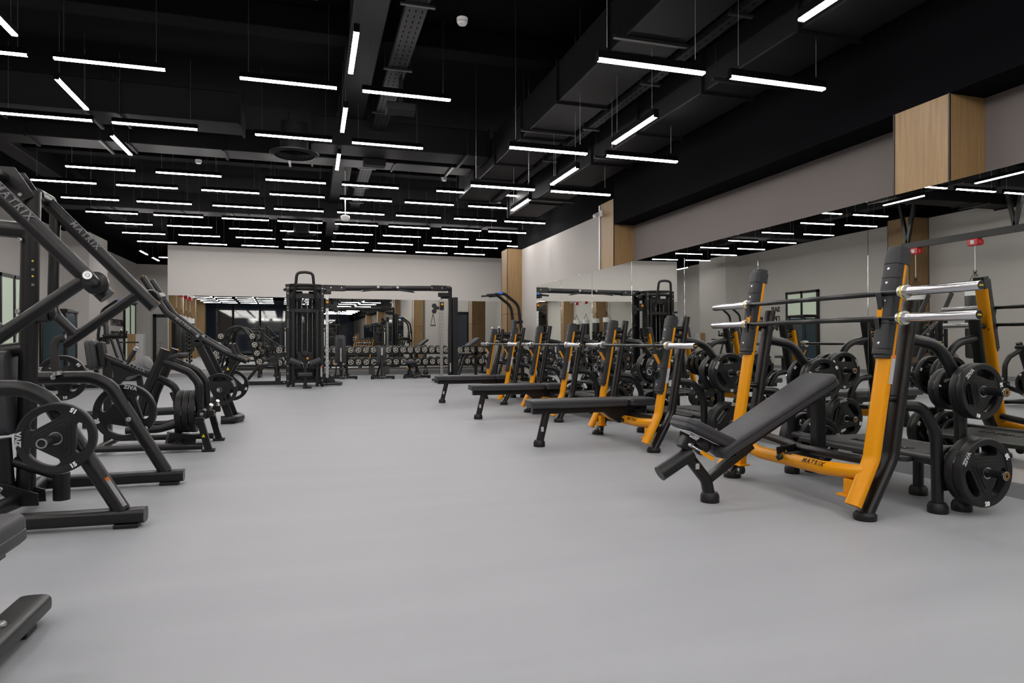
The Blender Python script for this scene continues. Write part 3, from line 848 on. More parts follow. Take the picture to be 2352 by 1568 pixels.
        # storage horns: outward and inward, upper and lower
        for z in (0.72, 0.255):
            for d, L in ((s, 0.27), (-s, 0.2)):
                h = MB(); x = 0.712
                h.lathe([(0.045, 0.03), (0.045, 0.045), (0.023, 0.047), (0.023, L - 0.02), (0.0245, L - 0.018), (0.0245, L)], (x, y, z), (0, d, 0), 20)
                hh = part('storage_horn', h, BLACK2, t)
                e = MB(); e.lathe([(0.0243, -0.012), (0.0252, -0.01), (0.0252, 0.001), (0.0235, 0.002)], (x, y + d * L, z), (0, d, 0), 20, mt=CHROME); e.lathe([(0.022, 0.001), (0.022, 0.0024)], (x, y + d * L, z), (0, d, 0), 20, mt=BLACK2)
                e.lathe([(0.013, 0.002), (0.016, 0.002), (0.016, 0.0032), (0.013, 0.0032)], (x, y + d * L, z), (0, d, 0), 20, mt=ORANGE, closed=True)
                part('end_cap', e, None, hh, label='chrome end cap with orange ring')
    # orange cross tube and its feet brackets
    cbm = MB().tube([(0.015, -SPR, 0.262), (0.0, -0.3, 0.235), (0.0, 0.3, 0.235), (0.015, SPR, 0.29)], 0.042, 18, 0.3)
    cx = part('cross_tube', cbm, ORANGE, t, label='glossy orange cross tube')
    le = MB()
    for yy in (-0.25, 0.42):
        tube_text(le, 'MATRIX', 0.042, (0.0, yy, 0.235), (0, -1, 0), 0.042, (-0.75, 0, 0.6), 1.3)
    part('lettering', le, DARKP, cx, smooth=False)
    for s in (-1, 1):
        y = s * (SPR - 0.1)
        br = MB(); br.box((0.0, y, 0.16), (0.05, 0.07, 0.1)); br.box((-0.01, y, 0.115), (0.085, 0.13, 0.012))
        br = part('wheel_bracket', br, ORANGE, t, bevel=0.003)
        if s > 0:
            wh = MB(); wh.lathe([(0.02, -0.018), (0.032, -0.016), (0.034, -0.01), (0.034, 0.01), (0.032, 0.016), (0.02, 0.018)], (-0.02, y - 0.03, 0.08), (1, 0, 0), 22); part('transport_wheel', wh, RUBBER, br)
            wb_ = MB(); bolt(wb_, (-0.037, y - 0.03, 0.08), (-1, 0, 0), 0.012, 0.006); part('axle_bolt', wb_, STEEL, br)
    # rear frame between the arches
    rf = MB(); rf.tube([(0.53, -SPR, 0.30), (0.53, SPR, 0.30)], 0.028, 14); rf.tube([(0.715, -SPR, 0.5), (0.715, SPR, 0.5)], 0.025, 14) if False else None
    part('rear_tie', rf, BLACK, t)
    # spotter step
    st = MB(); P = [(0.44, -0.44), (0.47, -0.47), (1.05, -0.44), (1.13, -0.36), (1.13, 0.36), (1.05, 0.44), (0.47, 0.47), (0.44, 0.44)]
    st.prism(P, 0.275, 0.305, 'xy'); sp = part('spotter_step', st, COVER, t, bevel=0.006, label='black ribbed spotter platform')
    rb_ = MB()
    for k in range(22): rb_.box((0.475 + k * 0.028, 0, 0.3052), (0.016, 0.86, 0.0016))
    part('tread_ribs', rb_, COVER, sp, smooth=False)
    le = MB().mesh(text_mesh('MATRIX', 0.11, 0.002, 0.002, 1.25), frame((0.74, 0, 0.3085), (0, -1, 0), (1, 0, 0))); part('lettering', le, RUBBER, sp, smooth=False)
    for y in (-0.22, 0.22):
        lg = MB().cyl((0.83, y, 0.04), (0.83, y, 0.275), 0.032); lg = part('step_leg', lg, BLACK, sp)
        ft = MB(); puck(ft, 0.83, y, 0.055, 0.06); part('rubber_foot', ft, RUBBER, t)
    lg = MB(); lg.bar((0.53, 0, 0.25), (0.95, 0, 0.25), 0.05, 0.05); part('step_rail', lg, BLACK, sp)
    if not incline:
        pm = MB(); pad(pm, (-1.0, 0, 0.375), (-0.005, 0, 0.375), 0.27, 0.29, 0.075); part('bench_pad', pm, VINYL, t)
        pm = MB(); pad(pm, (0.015, 0, 0.375), (0.30, 0, 0.375), 0.29, 0.26, 0.075); part('head_pad', pm, VINYL, t)
        bf = MB(); bf.bar((-0.965, 0, 0.343), (0.24, 0, 0.343), 0.075, 0.062)
        bf.prism([(-0.25, 0.33), (0.05, 0.33), (0.03, 0.24), (-0.06, 0.2), (-0.16, 0.26)], -0.04, 0.04)
        bf.bar((0.12, 0, 0.34), (0.14, 0, 0.27), 0.16, 0.07, ref=(1, 0, 0)); bf.tube([(0.09, -0.5, 0.31), (0.05, 0, 0.28), (0.09, 0.5, 0.31)], 0.028, 12, 0.1)
        part('bench_frame', bf, BLACK, t, bevel=0.006)
        kb = MB(); kb.cyl((-0.05, -0.05, 0.235), (-0.05, -0.1, 0.235), 0.018, segs=16); part('adjust_knob', kb, BLACK2, t)
        lg = MB().tube([(-0.815, 0, 0.33), (-0.885, 0, 0.04)], (0.036, 0.045), 18, ref=(0, 1, 0)); lg = part('front_leg', lg, BLACK, t)
        dc = MB(); dc.box((-0.8715, -0.044, 0.17), (0.025, 0.004, 0.045)); part('decal', dc, LABELW, lg, smooth=False)
        ft = MB(); puck(ft, -0.888, 0, 0.056, 0.062); part('rubber_foot', ft, RUBBER, t)
    else:
        # inclined back pad, seat, frame
        a, e = V((-0.565, 0, 0.275)), V((0.285, 0, 0.735))
        d = (e - a).normalized(); n = V((-d.z, 0, d.x))
        pm = MB(); pad(pm, a, e, 0.25, 0.31, 0.075, up=n, r=0.05); part('back_pad', pm, VINYL, t)
        sa, se = V((-0.83, 0, 0.485)), V((-0.47, 0, 0.32)); sd = (se - sa).normalized(); sn = V((-sd.z, 0, sd.x))
        pm = MB(); pad(pm, sa, se, 0.28, 0.24, 0.07, up=sn, r=0.06); part('seat_pad', pm, VINYL, t)
        sk = MB(); sk.bar(sa + sd * 0.05 - sn * 0.006, se - sd * 0.03 - sn * 0.006, 0.16, 0.008, ref=sn); sk.bar(sa + sd * 0.12 - sn * 0.03, se - sd * 0.06 - sn * 0.05, 0.05, 0.05, ref=sn); part('seat_bracket', sk, CHROME, t, bevel=0.003)
        fr = MB(); fr.tube([(-0.95, 0, 0.195), (-0.735, 0, 0.315)], 0.048, 22)
        fr = part('front_tube', fr, BLACK, t)
        lg = MB().tube([(-0.76, 0, 0.3), (-0.625, 0, 0.14), (-0.60, 0, 0.03)], (0.036, 0.042), 18, 0.1, ref=(0, 1, 0)); lg = part('front_leg', lg, BLACK, t)
        dc = MB(); dc.box((-0.712, -0.041, 0.235), (0.025, 0.004, 0.035)); part('decal', dc, LABELW, lg, smooth=False)
        ft = MB(); puck(ft, -0.598, 0, 0.058, 0.062); part('rubber_foot', ft, RUBBER, t)
        kn = MB(); kn.box((-0.765, 0, 0.375), (0.085, 0.07, 0.085), roty(0.5)); kn.lathe([(0.03, -0.05), (0.058, -0.04), (0.058, 0.03), (0.04, 0.045)], (-0.66, 0, 0.36), d, 24)
        kn = part('seat_lock', kn, BLACK2, t, bevel=0.012)
        lv = MB(); lv.cyl((-0.765, -0.035, 0.37), (-0.755, -0.055, 0.365), 0.016, mt=STEEL); lv.cyl((-0.755, -0.05, 0.365), (-0.71, -0.1, 0.33), 0.007, mt=CHROME)
        lv.bar((-0.72, -0.09, 0.335), (-0.655, -0.135, 0.29), 0.022, 0.02, mt=ORANGE); part('release_lever', lv, None, kn, label='orange release lever')
        bm = MB(); bm.bar((-0.63, 0, 0.135), (-0.3, 0, 0.345), 0.062, 0.05, ref=n); bm.bar(a + d * 0.12 - n * 0.03, e - d * 0.1 - n * 0.03, 0.09, 0.05, ref=n)
        bm.bar((0.225, 0, 0.24), (0.225, 0, 0.66), 0.065, 0.075, ref=(1, 0, 0)); part('back_frame', bm, BLACK, t, bevel=0.006)
        tb = MB(); tb.tube([(0.1, -0.56, 0.315), (0.11, 0, 0.3), (0.1, 0.56, 0.36)], 0.028, 14, 0.2); tb.bar((-0.02, 0, 0.25), (0.24, 0, 0.27), 0.06, 0.06)
        tb.prism([(-0.06, 0.31), (0.1, 0.33), (0.1, 0.25), (-0.05, 0.22)], 0.05, 0.06); part('lower_tie', tb, BLACK, t, bevel=0.004)
        wd = MB(); wd.prism([(-0.002, 0.262), (0.026, 0.262), (0.012, 0.288)], 0.0485, 0.0495); part('warning_triangle', wd, YELLOW, t, smooth=False)
        kb = MB(); kb.cyl((0.02, 0.05, 0.26), (-0.06, 0.02, 0.255), 0.009, mt=CHROME); kb.lathe([(0.012, 0), (0.02, 0.01), (0.02, 0.03), (0.01, 0.04)], (-0.05, 0.02, 0.255), (-1, -0.4, -0.1), 16, mt=BLACK2); part('adjust_knob', kb, None, t)
    return t
RX = 2.98
YCI = 3.65
rack_i = make_rack('bench_press_rack', 'tall orange and black incline bench press rack with two barbells, nearest on the right', True)
rack_i.location = (RX + 0.01, YCI, 0)
flat0 = make_rack('bench_press_rack', 'x', False)
FY = [6.06, 8.46, 10.9]
FN = ['nearest flat', 'middle flat', 'farthest flat']
for i, (y, nm) in enumerate(zip(FY, ('nearest of three', 'middle of three', 'farthest of three'))):
    o = flat0 if i == 0 else dup(flat0)
    o.location = (RX - 0.015 * i, y, 0); o['label'] = 'orange and black flat bench press rack, %s behind the incline rack' % nm
barbell(RX + 0.14, 3.585, 1.135, 'steel barbell on the lower hooks of the incline bench rack')
barbell(RX + 0.152, 3.585, 1.28, 'steel barbell on the upper hooks of the incline bench rack')
for i, y in enumerate(FY):
    barbell(RX + 0.04 - 0.015 * i, y - 0.12, 0.97, 'steel barbell resting on the hooks of the %s bench rack' % FN[i])
    for s, nm in ((-1, 'camera-side'), (1, 'far-side')):
        clamp(RX - 0.02 - 0.015 * i, y + s * (SPR - 0.02) , 0.735, 'black bar clamp hung on the %s peg of the %s bench rack' % (nm, FN[i]), 0.3)
# plates on the storage horns: (side, level, outward?) -> list of kg from the post outward
LOADS = {
 'incline': {(-1, 1, 1): [10, 10], (-1, 1, 0): [5, 5], (-1, 0, 1): [20, 20], (-1, 0, 0): [5, 2], (1, 1, 0): [10, 10], (1, 1, 1): [10, 5], (1, 0, 0): [15, 5], (1, 0, 1): [20, 15]},
 'nearest flat': {(-1, 1, 1): [15, 15], (-1, 1, 0): [10, 10], (-1, 0, 1): [20, 20], (-1, 0, 0): [5, 5], (1, 1, 0): [10, 10], (1, 1, 1): [15, 15], (1, 0, 0): [5, 5], (1, 0, 1): [20, 20]},
 'middle flat': {(-1, 1, 1): [15, 10], (-1, 1, 0): [10, 5], (-1, 0, 1): [20, 20], (-1, 0, 0): [5, 5], (1, 1, 0): [10, 10], (1, 1, 1): [15], (1, 0, 0): [10, 5], (1, 0, 1): [20, 20]},
 'farthest flat': {(-1, 1, 1): [15], (-1, 1, 0): [10], (-1, 0, 1): [20, 5], (-1, 0, 0): [5], (1, 1, 0): [10], (1, 1, 1): [15], (1, 0, 0): [5], (1, 0, 1): [20]},
}
random.seed(11)
for nm, (rx, ry) in {'incline': (RX + 0.01, YCI), 'nearest flat': (RX, FY[0]), 'middle flat': (RX - 0.015, FY[1]), 'farthest flat': (RX - 0.03, FY[2])}.items():
    for (s, lv, out), kgs in LOADS[nm].items():
        y0 = ry + s * SPR; d = s if out else -s; off = 0.048
        z = 0.72 if lv else 0.255
        for k, kg in enumerate(kgs):
            T = PLATE_T[kg]
            c = (rx + 0.712, y0 + d * (off + T / 2), z - 0.003)
            off += T + 0.001
            spin = random.choice([0.0, 2.09, 4.19]) + random.uniform(-0.5, 0.5)
            if nm == 'incline' and s < 0 and out: spin = -0.28 if lv else 0.0
            if nm == 'nearest flat' and s < 0 and out: spin = 0.05 if lv else -1.25
            pos = 'only one' if len(kgs) == 1 else ('outer' if k == len(kgs) - 1 else 'inner')
            plate(kg, c, (0, d, 0), spin, '%s black plate, %s on the %s %s %s horn of the %s rack' % ({2: 'small', 5: '5-kilogram', 10: '10-kilogram', 15: '15-kilogram', 20: '20-kilogram'}[kg], pos, 'camera-side' if s < 0 else 'far-side', 'upper' if lv else 'lower', 'outward' if out else 'inward', nm))
# ------------------------------------------------------------------ plate-loaded machines on the left
# --- pulldown with converging arms
t = thing('pulldown_machine', 'large black plate-loaded pulldown machine with two long arms, nearest on the left', 'gym machine', (-1.6, 4.62, 0))
def L(o, *p): return [V(q) - o.location for q in p]
YN, YFR = 4.06, 5.19
for y, s in ((YN, -1), (YFR, 1)):
    r = MB().tube(L(t, (-2.3, y - s * 0.1, 0.062), (-1.7, y - s * 0.02, 0.062), (-0.87, y, 0.062)), (0.04, 0.05), 28, 0.2, ref=(0, 1, 0), sq=3.6)
    rl = part('base_rail', r, BLACK, t)
    f = MB(); c = L(t, (-0.96, y, 0.012))[0]; f.box(c, (0.12, 0.09, 0.022)); c = L(t, (-2.2, y - s * 0.08, 0.012))[0]; f.box(c, (0.12, 0.09, 0.022)); part('rubber_foot', f, RUBBER, rl, bevel=0.004)
    g = MB().tube(L(t, (-0.985, y, 0.09), (-1.33, y, 0.70), (-1.44, y, 0.762), (-1.80, y, 0.762)), 0.043, 20, [0.14, 0.2], n=9)
    g.cyl(*L(t, (-1.78, y, 0.762), (-1.815, y, 0.762)), 0.04, segs=16)
    g = part('side_frame', g, BLACK, t)
    b = MB(); bolt(b, L(t, (-1.66, y - 0.04, 0.765))[0], (0, -1, 0), 0.016, 0.008); bolt(b, L(t, (-1.21, y - 0.043, 0.47))[0], (0, -1, 0), 0.016, 0.008); part('frame_bolt', b, STEEL, g)
    if s < 0:
        d = V((-0.345, 0, 0.61)).normalized()
        dm = MB(); c = L(t, (-1.03, y - 0.036, 0.20))[0] + V((0.02, 0, 0))
        dm.bar(c - d * 0.09, c + d * 0.07, 0.004, 0.03, ref=(0.9, -0.4, 0), mt=LABELW); dm.bar(c + d * 0.07, c + d * 0.09, 0.0045, 0.03, ref=(0.9, -0.4, 0), mt=LABELO); part('warning_decal', dm, None, g, smooth=False, label='white warning decal with orange head')
    # horn for plates on the leg
    h = MB().cyl(*L(t, (-1.26, y, 0.508), (-1.26, y + s * 0.30, 0.508)), 0.024, segs=20)
    h.lathe([(0.05, 0.03), (0.05, 0.05)], L(t, (-1.26, y, 0.508))[0], (0, s, 0), 20)
    h = part('storage_horn', h, BLACK2, t)
    e = MB(); e.lathe([(0.018, 0), (0.0245, 0.0), (0.0245, 0.006), (0.018, 0.006)], L(t, (-1.26, y + s * 0.298, 0.508))[0], (0, s, 0), 20, closed=True); part('end_cap', e, STEEL, h)
    # long arm from the overhead pivot
    a0, a1 = (-1.72, y, 1.955), (-1.055, y, 1.245)
    a = MB().tube(L(t, a0, a1), 0.044, 22)
    a = part('lever_arm', a, BLACK, t)
    dd = (V(a1) - V(a0)).normalized(); nn = V((-dd.z, 0, dd.x)) * -1
    if nn.z < 0: nn = -nn
    tx = MB()
    pc = V(a0) + dd * 0.36 + V((0, -0.031, 0)) + nn * 0.0316
    M = frame(L(t, pc)[0], dd, (nn * 0.7 + V((0, 0.7, 0))))
    tube_text(tx, 'MATRIX', 0.052, L(t, V(a0) + dd * 0.34)[0], dd, 0.044, (0.1, -0.8, 0.55), 1.35)
    part('lettering', tx, GREYP, a, smooth=False, label='grey printed letters')
    os_ = MB(); p = L(t, a1)[0]; os_.bar(p - dd * 0.001 + nn * 0.038, p - dd * 0.001 + nn * 0.0445 , 0.006, 0.01); os_.bar(p - dd * 0.016 + nn * 0.0443, p + nn * 0.0443, 0.006, 0.002); part('orange_slot', os_, ORANGE, a, smooth=False)
    # horn at the arm end
    hc = V((-1.10, y, 1.305)); hd = V((0.09, s, 0.12)).normalized() if s < 0 else V((0.16, 1, 0.13)).normalized()
    h = MB(); h.lathe([(0.055, 0.03), (0.06, 0.04), (0.06, 0.075), (0.05, 0.085), (0.0285, 0.09), (0.0285, 0.255), (0.026, 0.26)], L(t, hc)[0], hd, 26)
    h = part('weight_horn', h, BLACK, t)
    e = MB(); e.lathe([(0.011, 0.26), (0.021, 0.26), (0.021, 0.264), (0.011, 0.264)], L(t, hc)[0], hd, 20, closed=True); bolt(e, L(t, hc)[0] + hd * 0.258, hd, 0.011, 0.008); part('end_cap', e, STEEL, h)
    # handle strut, gooseneck and grip
    st = MB().tube(L(t, (-1.15, y, 1.345), (-1.605, y, 0.985)), 0.035, 18)
    st.tube(L(t, (-1.66, y, 1.87), (-1.675, y, 1.20), (-1.54, y, 1.05)), 0.033, 18, 0.16, n=9)
    st = part('handle_strut', st, BLACK, t)
    gp = MB().tube(L(t, (-1.585, y - 0.0, 1.03), (-1.65, y - 0.03, 1.02), (-1.655, y - 0.045, 0.93), (-1.635, y - 0.05, 0.80)), 0.026, 16, 0.05)
    gp = part('grip', gp, GRIP, st)
    c = MB(); c.cyl(*L(t, (-1.636, y - 0.05, 0.806), (-1.632, y - 0.05, 0.78)), 0.029, segs=20); c.lathe([(0.029, 0), (0.031, 0), (0.031, 0.012), (0.029, 0.012)], L(t, (-1.59, y, 1.028))[0], (-1, -0.2, 0), 18, closed=True); part('grip_collar', c, STEEL, gp)
    pv = MB().cyl(*L(t, (-1.72, y - s * 0.16, 1.955), (-1.72, y + s * 0.06, 1.955)), 0.05, segs=22); part('pivot_tube', pv, BLACK, t)
po = MB().tube(L(t, (-1.63, 4.62, 0.06), (-1.60, 4.62, 1.9)), 0.049, 22)
po = part('main_post', po, BLACK, t)
pb = MB()
for y in (4.55, 4.69): pb.prism([(x + 1.6, z) for x, z in ((-1.84, 1.96), (-1.80, 2.02), (-1.66, 2.02), (-1.62, 1.96), (-1.56, 1.86), (-1.66, 1.80))], y - 4.62 - 0.006, y - 4.62 + 0.006)
part('pivot_shaft', MB().tube(L(t, (-1.72, 4.2, 1.955), (-1.72, 5.05, 1.955)), 0.035, 16), BLACK, t)
part('rear_tube', MB().tube(L(t, (-2.4, 4.62, 1.72), (-1.6, 4.62, 1.66)), 0.05, 16), BLACK, t)
part('rear_tube', MB().tube(L(t, (-2.2, 4.62, 0.88), (-1.6, 4.62, 0.97)), 0.042, 16), BLACK, t)
part('floor_tie', MB().tube(L(t, (-1.72, YN + 0.02, 0.07), (-1.62, 4.62, 0.085), (-1.72, YFR - 0.02, 0.07)), (0.03, 0.045), 14, 0.2), BLACK, t)
pb = part('top_bracket', pb, BLACK, t)
b = MB(); bolt(b, (-0.12, -0.077, 1.955), (0, -1, 0), 0.018, 0.012); bolt(b, (-0.03, -0.077, 1.86), (0, -1, 0), 0.012, 0.01); bolt(b, (-0.04, -0.05, 1.6), (-0.4, -1, 0), 0.016, 0.012); bolt(b, (-0.05, -0.05, 1.18), (-0.4, -1, 0), 0.016, 0.012); part('bracket_bolt', b, STEEL, pb)
st = MB(); st.box((0.06, 0.0, 1.18), (0.07, 0.07, 0.12)); st.lathe([(0.03, 0), (0.05, 0.005), (0.05, 0.03), (0.03, 0.035)], (0.09, 0, 1.18), (1, 0.2, 0), 20); part('arm_stop', st, RUBBER, t, bevel=0.01)
dt = MB(); 
for z in (1.48, 1.39): dt.lathe([(0.001, 0), (0.0055, 0), (0.0055, 0.001)], (0.021, -0.0445, z), (0.42, -0.9, 0), 14, mt=YELLOW)
dt.box((0.022, -0.0445, 1.43), (0.014, 0.002, 0.014), rotz(0.4), mt=GREYP); dt.box((0.022, -0.0445, 1.34), (0.014, 0.002, 0.014), rotz(0.4), mt=GREYP)
part('post_decal', dt, None, po, smooth=False)
bp = MB(); pad(bp, (-0.14, -0.02, 0.46), (-0.16, -0.02, 0.95), 0.26, 0.24, 0.07, up=(1, 0, 0), r=0.06); part('chest_pad', bp, VINYL, t)
sp_ = MB(); pad(sp_, (-0.62, -0.02, 0.42), (-0.25, -0.02, 0.42), 0.3, 0.34, 0.07, r=0.06); part('seat_pad', sp_, VINYL, t)
kp = MB(); kp.cyl((0.165, -0.03, 0.06), (0.165, -0.03, 0.22), 0.045, segs=22); kp.tube([(-0.08, -0.03, 0.3), (0.165, -0.03, 0.2)], 0.03, 12); part('leg_roller', kp, BLACK, t)
bk = MB()
for y in (-0.11, -0.0): bk.prism([(-0.15, 0.17), (-0.13, 0.19), (-0.09, 0.185), (0.07, 0.12), (0.075, 0.05), (-0.04, 0.05)], y - 0.005, y + 0.005)
bk = part('seat_bracket', bk, BLACK, t, bevel=0.002)
b = MB(); bolt(b, (-0.115, -0.115, 0.155), (0, -1, 0), 0.016, 0.01); part('bracket_bolt', b, STEEL, bk)
sc_ = MB(); sc_.tube([(-0.11, -0.05, 0.14), (-0.13, -0.05, 0.44)], 0.045, 16); sc_.tube([(-0.11, -0.05, 0.36), (-0.42, -0.02, 0.39)], 0.035, 14); part('seat_post', sc_, BLACK, t)
plate(15, (-1.26, YN - 0.095, 0.508), (0, -1, 0), 0.52, 'fifteen kilogram black plate hung on the near side frame of the pulldown machine')
plate(20, (-1.26, YFR + 0.085, 0.508), (0, 1, 0), 1.26, 'twenty kilogram black plate hung on the far side frame of the pulldown machine')
plate(10, (-1.72, YFR + 0.32, 0.745), (0, 1, 0), -0.17, 'ten kilogram black plate hung behind the post of the pulldown machine')
h = MB().cyl(*L(t, (-1.72, YFR, 0.745), (-1.72, YFR + 0.42, 0.745)), 0.024, segs=18); part('storage_horn', h, BLACK2, t)

# --- chest-supported lever row
t = thing('row_machine', 'black plate-loaded chest-supported row machine standing behind the pulldown machine', 'gym machine', (-1.4, 7.0, 0))
for y, s in ((6.66, -1), (7.37, 1)):
    r = MB().tube(L(t, (-1.85, y, 0.06), (-0.96, y, 0.05)), (0.03, 0.035), 16, ref=(0, 1, 0)); r = part('base_rail', r, BLACK, t)
    r2 = MB().bar(*L(t, (-0.985, y, 0.3), (-0.91, y, 0.015)), 0.06, 0.05, ref=(0, 1, 0)); r2.box(L(t, (-0.91, y, 0.012))[0], (0.11, 0.09, 0.022)); r2.box(L(t, (-0.985, y, 0.285))[0], (0.075, 0.07, 0.06)); r2 = part('front_leg', r2, BLACK, t, bevel=0.005)
    dc = MB()
    if s < 0: dc.prism([(q[0] + 1.4, q[1]) for q in ((-0.965, 0.135), (-0.935, 0.135), (-0.95, 0.165))], y - 7.0 - 0.0325, y - 7.0 - 0.0318, mt=YELLOW)
    else: dc.box(L(t, (-0.905, y - 0.02, 0.12))[0], (0.004, 0.03, 0.08), roty(-0.25), mt=LABELW)
    part('decal', dc, None, r2, smooth=False)
    ya = 6.8 if s < 0 else 7.25
    a = MB().tube(L(t, (-1.295, ya, 0.935), (-1.47, ya, 0.5), (-1.52, ya, 0.3)), 0.043, 20); a = part('lever_arm', a, BLACK, t)
    os_ = MB(); os_.bar(*L(t, (-1.275, ya - 0.02, 0.937), (-1.262, ya - 0.02, 0.925)), 0.006, 0.01); part('orange_slot', os_, ORANGE, a, smooth=False)
    h_ = MB().tube(L(t, (-1.31, ya, 0.82), (-1.10, ya, 0.725), (-1.015, ya, 0.62), (-1.005, ya, 0.32)), 0.034, 18, [0.1, 0.16], n=8); h_ = part('front_arch', h_, BLACK, t)
    lv = MB().tube(L(t, (-1.62, ya, 0.2), (-1.35, ya, 0.2), (-0.93, ya, 0.325)), 0.034, 18, 0.3); part('lower_lever', lv, BLACK, t)
    pv = MB(); pv.cyl(*L(t, (-0.98, ya - 0.07, 0.335), (-0.98, ya + 0.07, 0.335)), 0.042, segs=20); pv.box(L(t, (-0.925, ya, 0.335))[0], (0.09, 0.06, 0.06)); pv = part('pivot_block', pv, BLACK2, t, bevel=0.006)
    b = MB(); bolt(b, L(t, (-0.98, ya - 0.07, 0.335))[0], (0, -1, 0), 0.016, 0.008); b.cyl(*L(t, (-0.93, ya - 0.0, 0.36), (-0.90, ya - 0.05, 0.42)), 0.018, segs=14); part('pivot_bolt', b, STEEL, pv)
    ed = MB(); ed.bar(*L(t, (-0.88, ya - 0.02, 0.345), (-0.88, ya + 0.02, 0.355)), 0.004, 0.008); part('orange_slot', ed, ORANGE, pv, smooth=False)
lt = MB().tube(L(t, (-1.3, 6.82, 0.84), (-1.2, 6.86, 0.88), (-1.18, 7.2, 0.88), (-1.24, 7.25, 0.86)), 0.022, 14, 0.06); part('pull_handle', lt, GRIP, t)
cb = MB().tube(L(t, (-1.89, 7.0, 0.885), (-1.36, 7.0, 0.645), (-1.24, 7.0, 0.575), (-1.22, 7.0, 0.08)), 0.034, 18, [0.1, 0.14], n=8)
cb = part('main_beam', cb, BLACK, t)
dd = V((0.53, 0, -0.24)).normalized()
tx = tube_text(MB(), 'MATRIX', 0.044, L(t, (-1.60, 7.0, 0.7537))[0], dd, 0.034, (0.1, -0.8, 0.5), 1.4); part('lettering', tx, GREYP, cb, smooth=False, label='grey printed letters')
ps = MB(); ps.bar(*L(t, (-1.815, 7.0, 0.06), (-1.815, 7.0, 0.86)), 0.06, 0.06, ref=(0, 1, 0)); ps.prism([(q[0] + 1.4, q[1]) for q in ((-1.78, 0.8), (-1.55, 0.7), (-1.65, 0.68), (-1.76, 0.56))], -0.005, 0.005); part('rear_post', ps, BLACK, t)
pd = MB(); pad(pd, *L(t, (-1.87, 7.0, 0.755), (-1.915, 7.0, 1.03)), 0.24, 0.2, 0.08, up=(-1, 0, -0.1), r=0.05); part('chest_pad', pd, VINYL, t)
pb = MB(); pb.bar(*L(t, (-1.845, 7.0, 0.78), (-1.87, 7.0, 1.0)), 0.12, 0.05, ref=(1, 0, 0)); part('pad_plate', pb, BLACK2, t, bevel=0.006)
hd = MB().cyl(*L(t, (-1.66, 7.0, 0.80), (-1.59, 7.0, 0.93)), 0.019, segs=14); hd = part('fixed_handle', hd, GRIP, t)
e = MB().cyl(*L(t, (-1.593, 7.0, 0.925), (-1.578, 7.0, 0.955)), 0.021, segs=16); part('end_cap', e, STEEL, hd)
cr = MB(); cr.tube(L(t, (-1.82, 6.66, 0.06), (-1.78, 7.0, 0.08), (-1.82, 7.37, 0.06)), 0.03, 12, 0.1); cr.bar(*L(t, (-1.3, 6.9, 0.1), (-1.08, 6.98, 0.06)), 0.12, 0.12); cr.tube(L(t, (-1.2, 6.66, 0.06), (-1.16, 7.0, 0.08), (-1.2, 7.37, 0.06)), 0.028, 12); part('cross_member', cr, BLACK, t)
sd = MB(); sd.bar(*L(t, (-1.30, 7.1, 0.52), (-1.19, 7.1, 0.2)), 0.02, 0.09, ref=(0, 1, 0)); sd = part('side_plate', sd, BLACK, t)
dm = MB(); dm.bar(*L(t, (-1.265, 7.088, 0.42), (-1.215, 7.088, 0.26)), 0.004, 0.05, ref=(0, 0.01, 1), mt=LABELW); dm.bar(*L(t, (-1.265, 7.087, 0.445), (-1.265, 7.087, 0.425)), 0.06, 0.004, mt=LABELO)
part('warning_decal', dm, None, sd, smooth=False)
h = MB().cyl(*L(t, (-1.26, 6.93, 0.35), (-0.98, 6.93, 0.35)), 0.024, segs=16); part('weight_horn', h, BLACK2, t)
for k in range(3):
    plate(20, (-1.185 + k * 0.058, 6.93, 0.348), (1, 0, 0), 0.4 + k, 'black plate seen edge-on low on the row machine, %s of three from the left' % ORD[k])

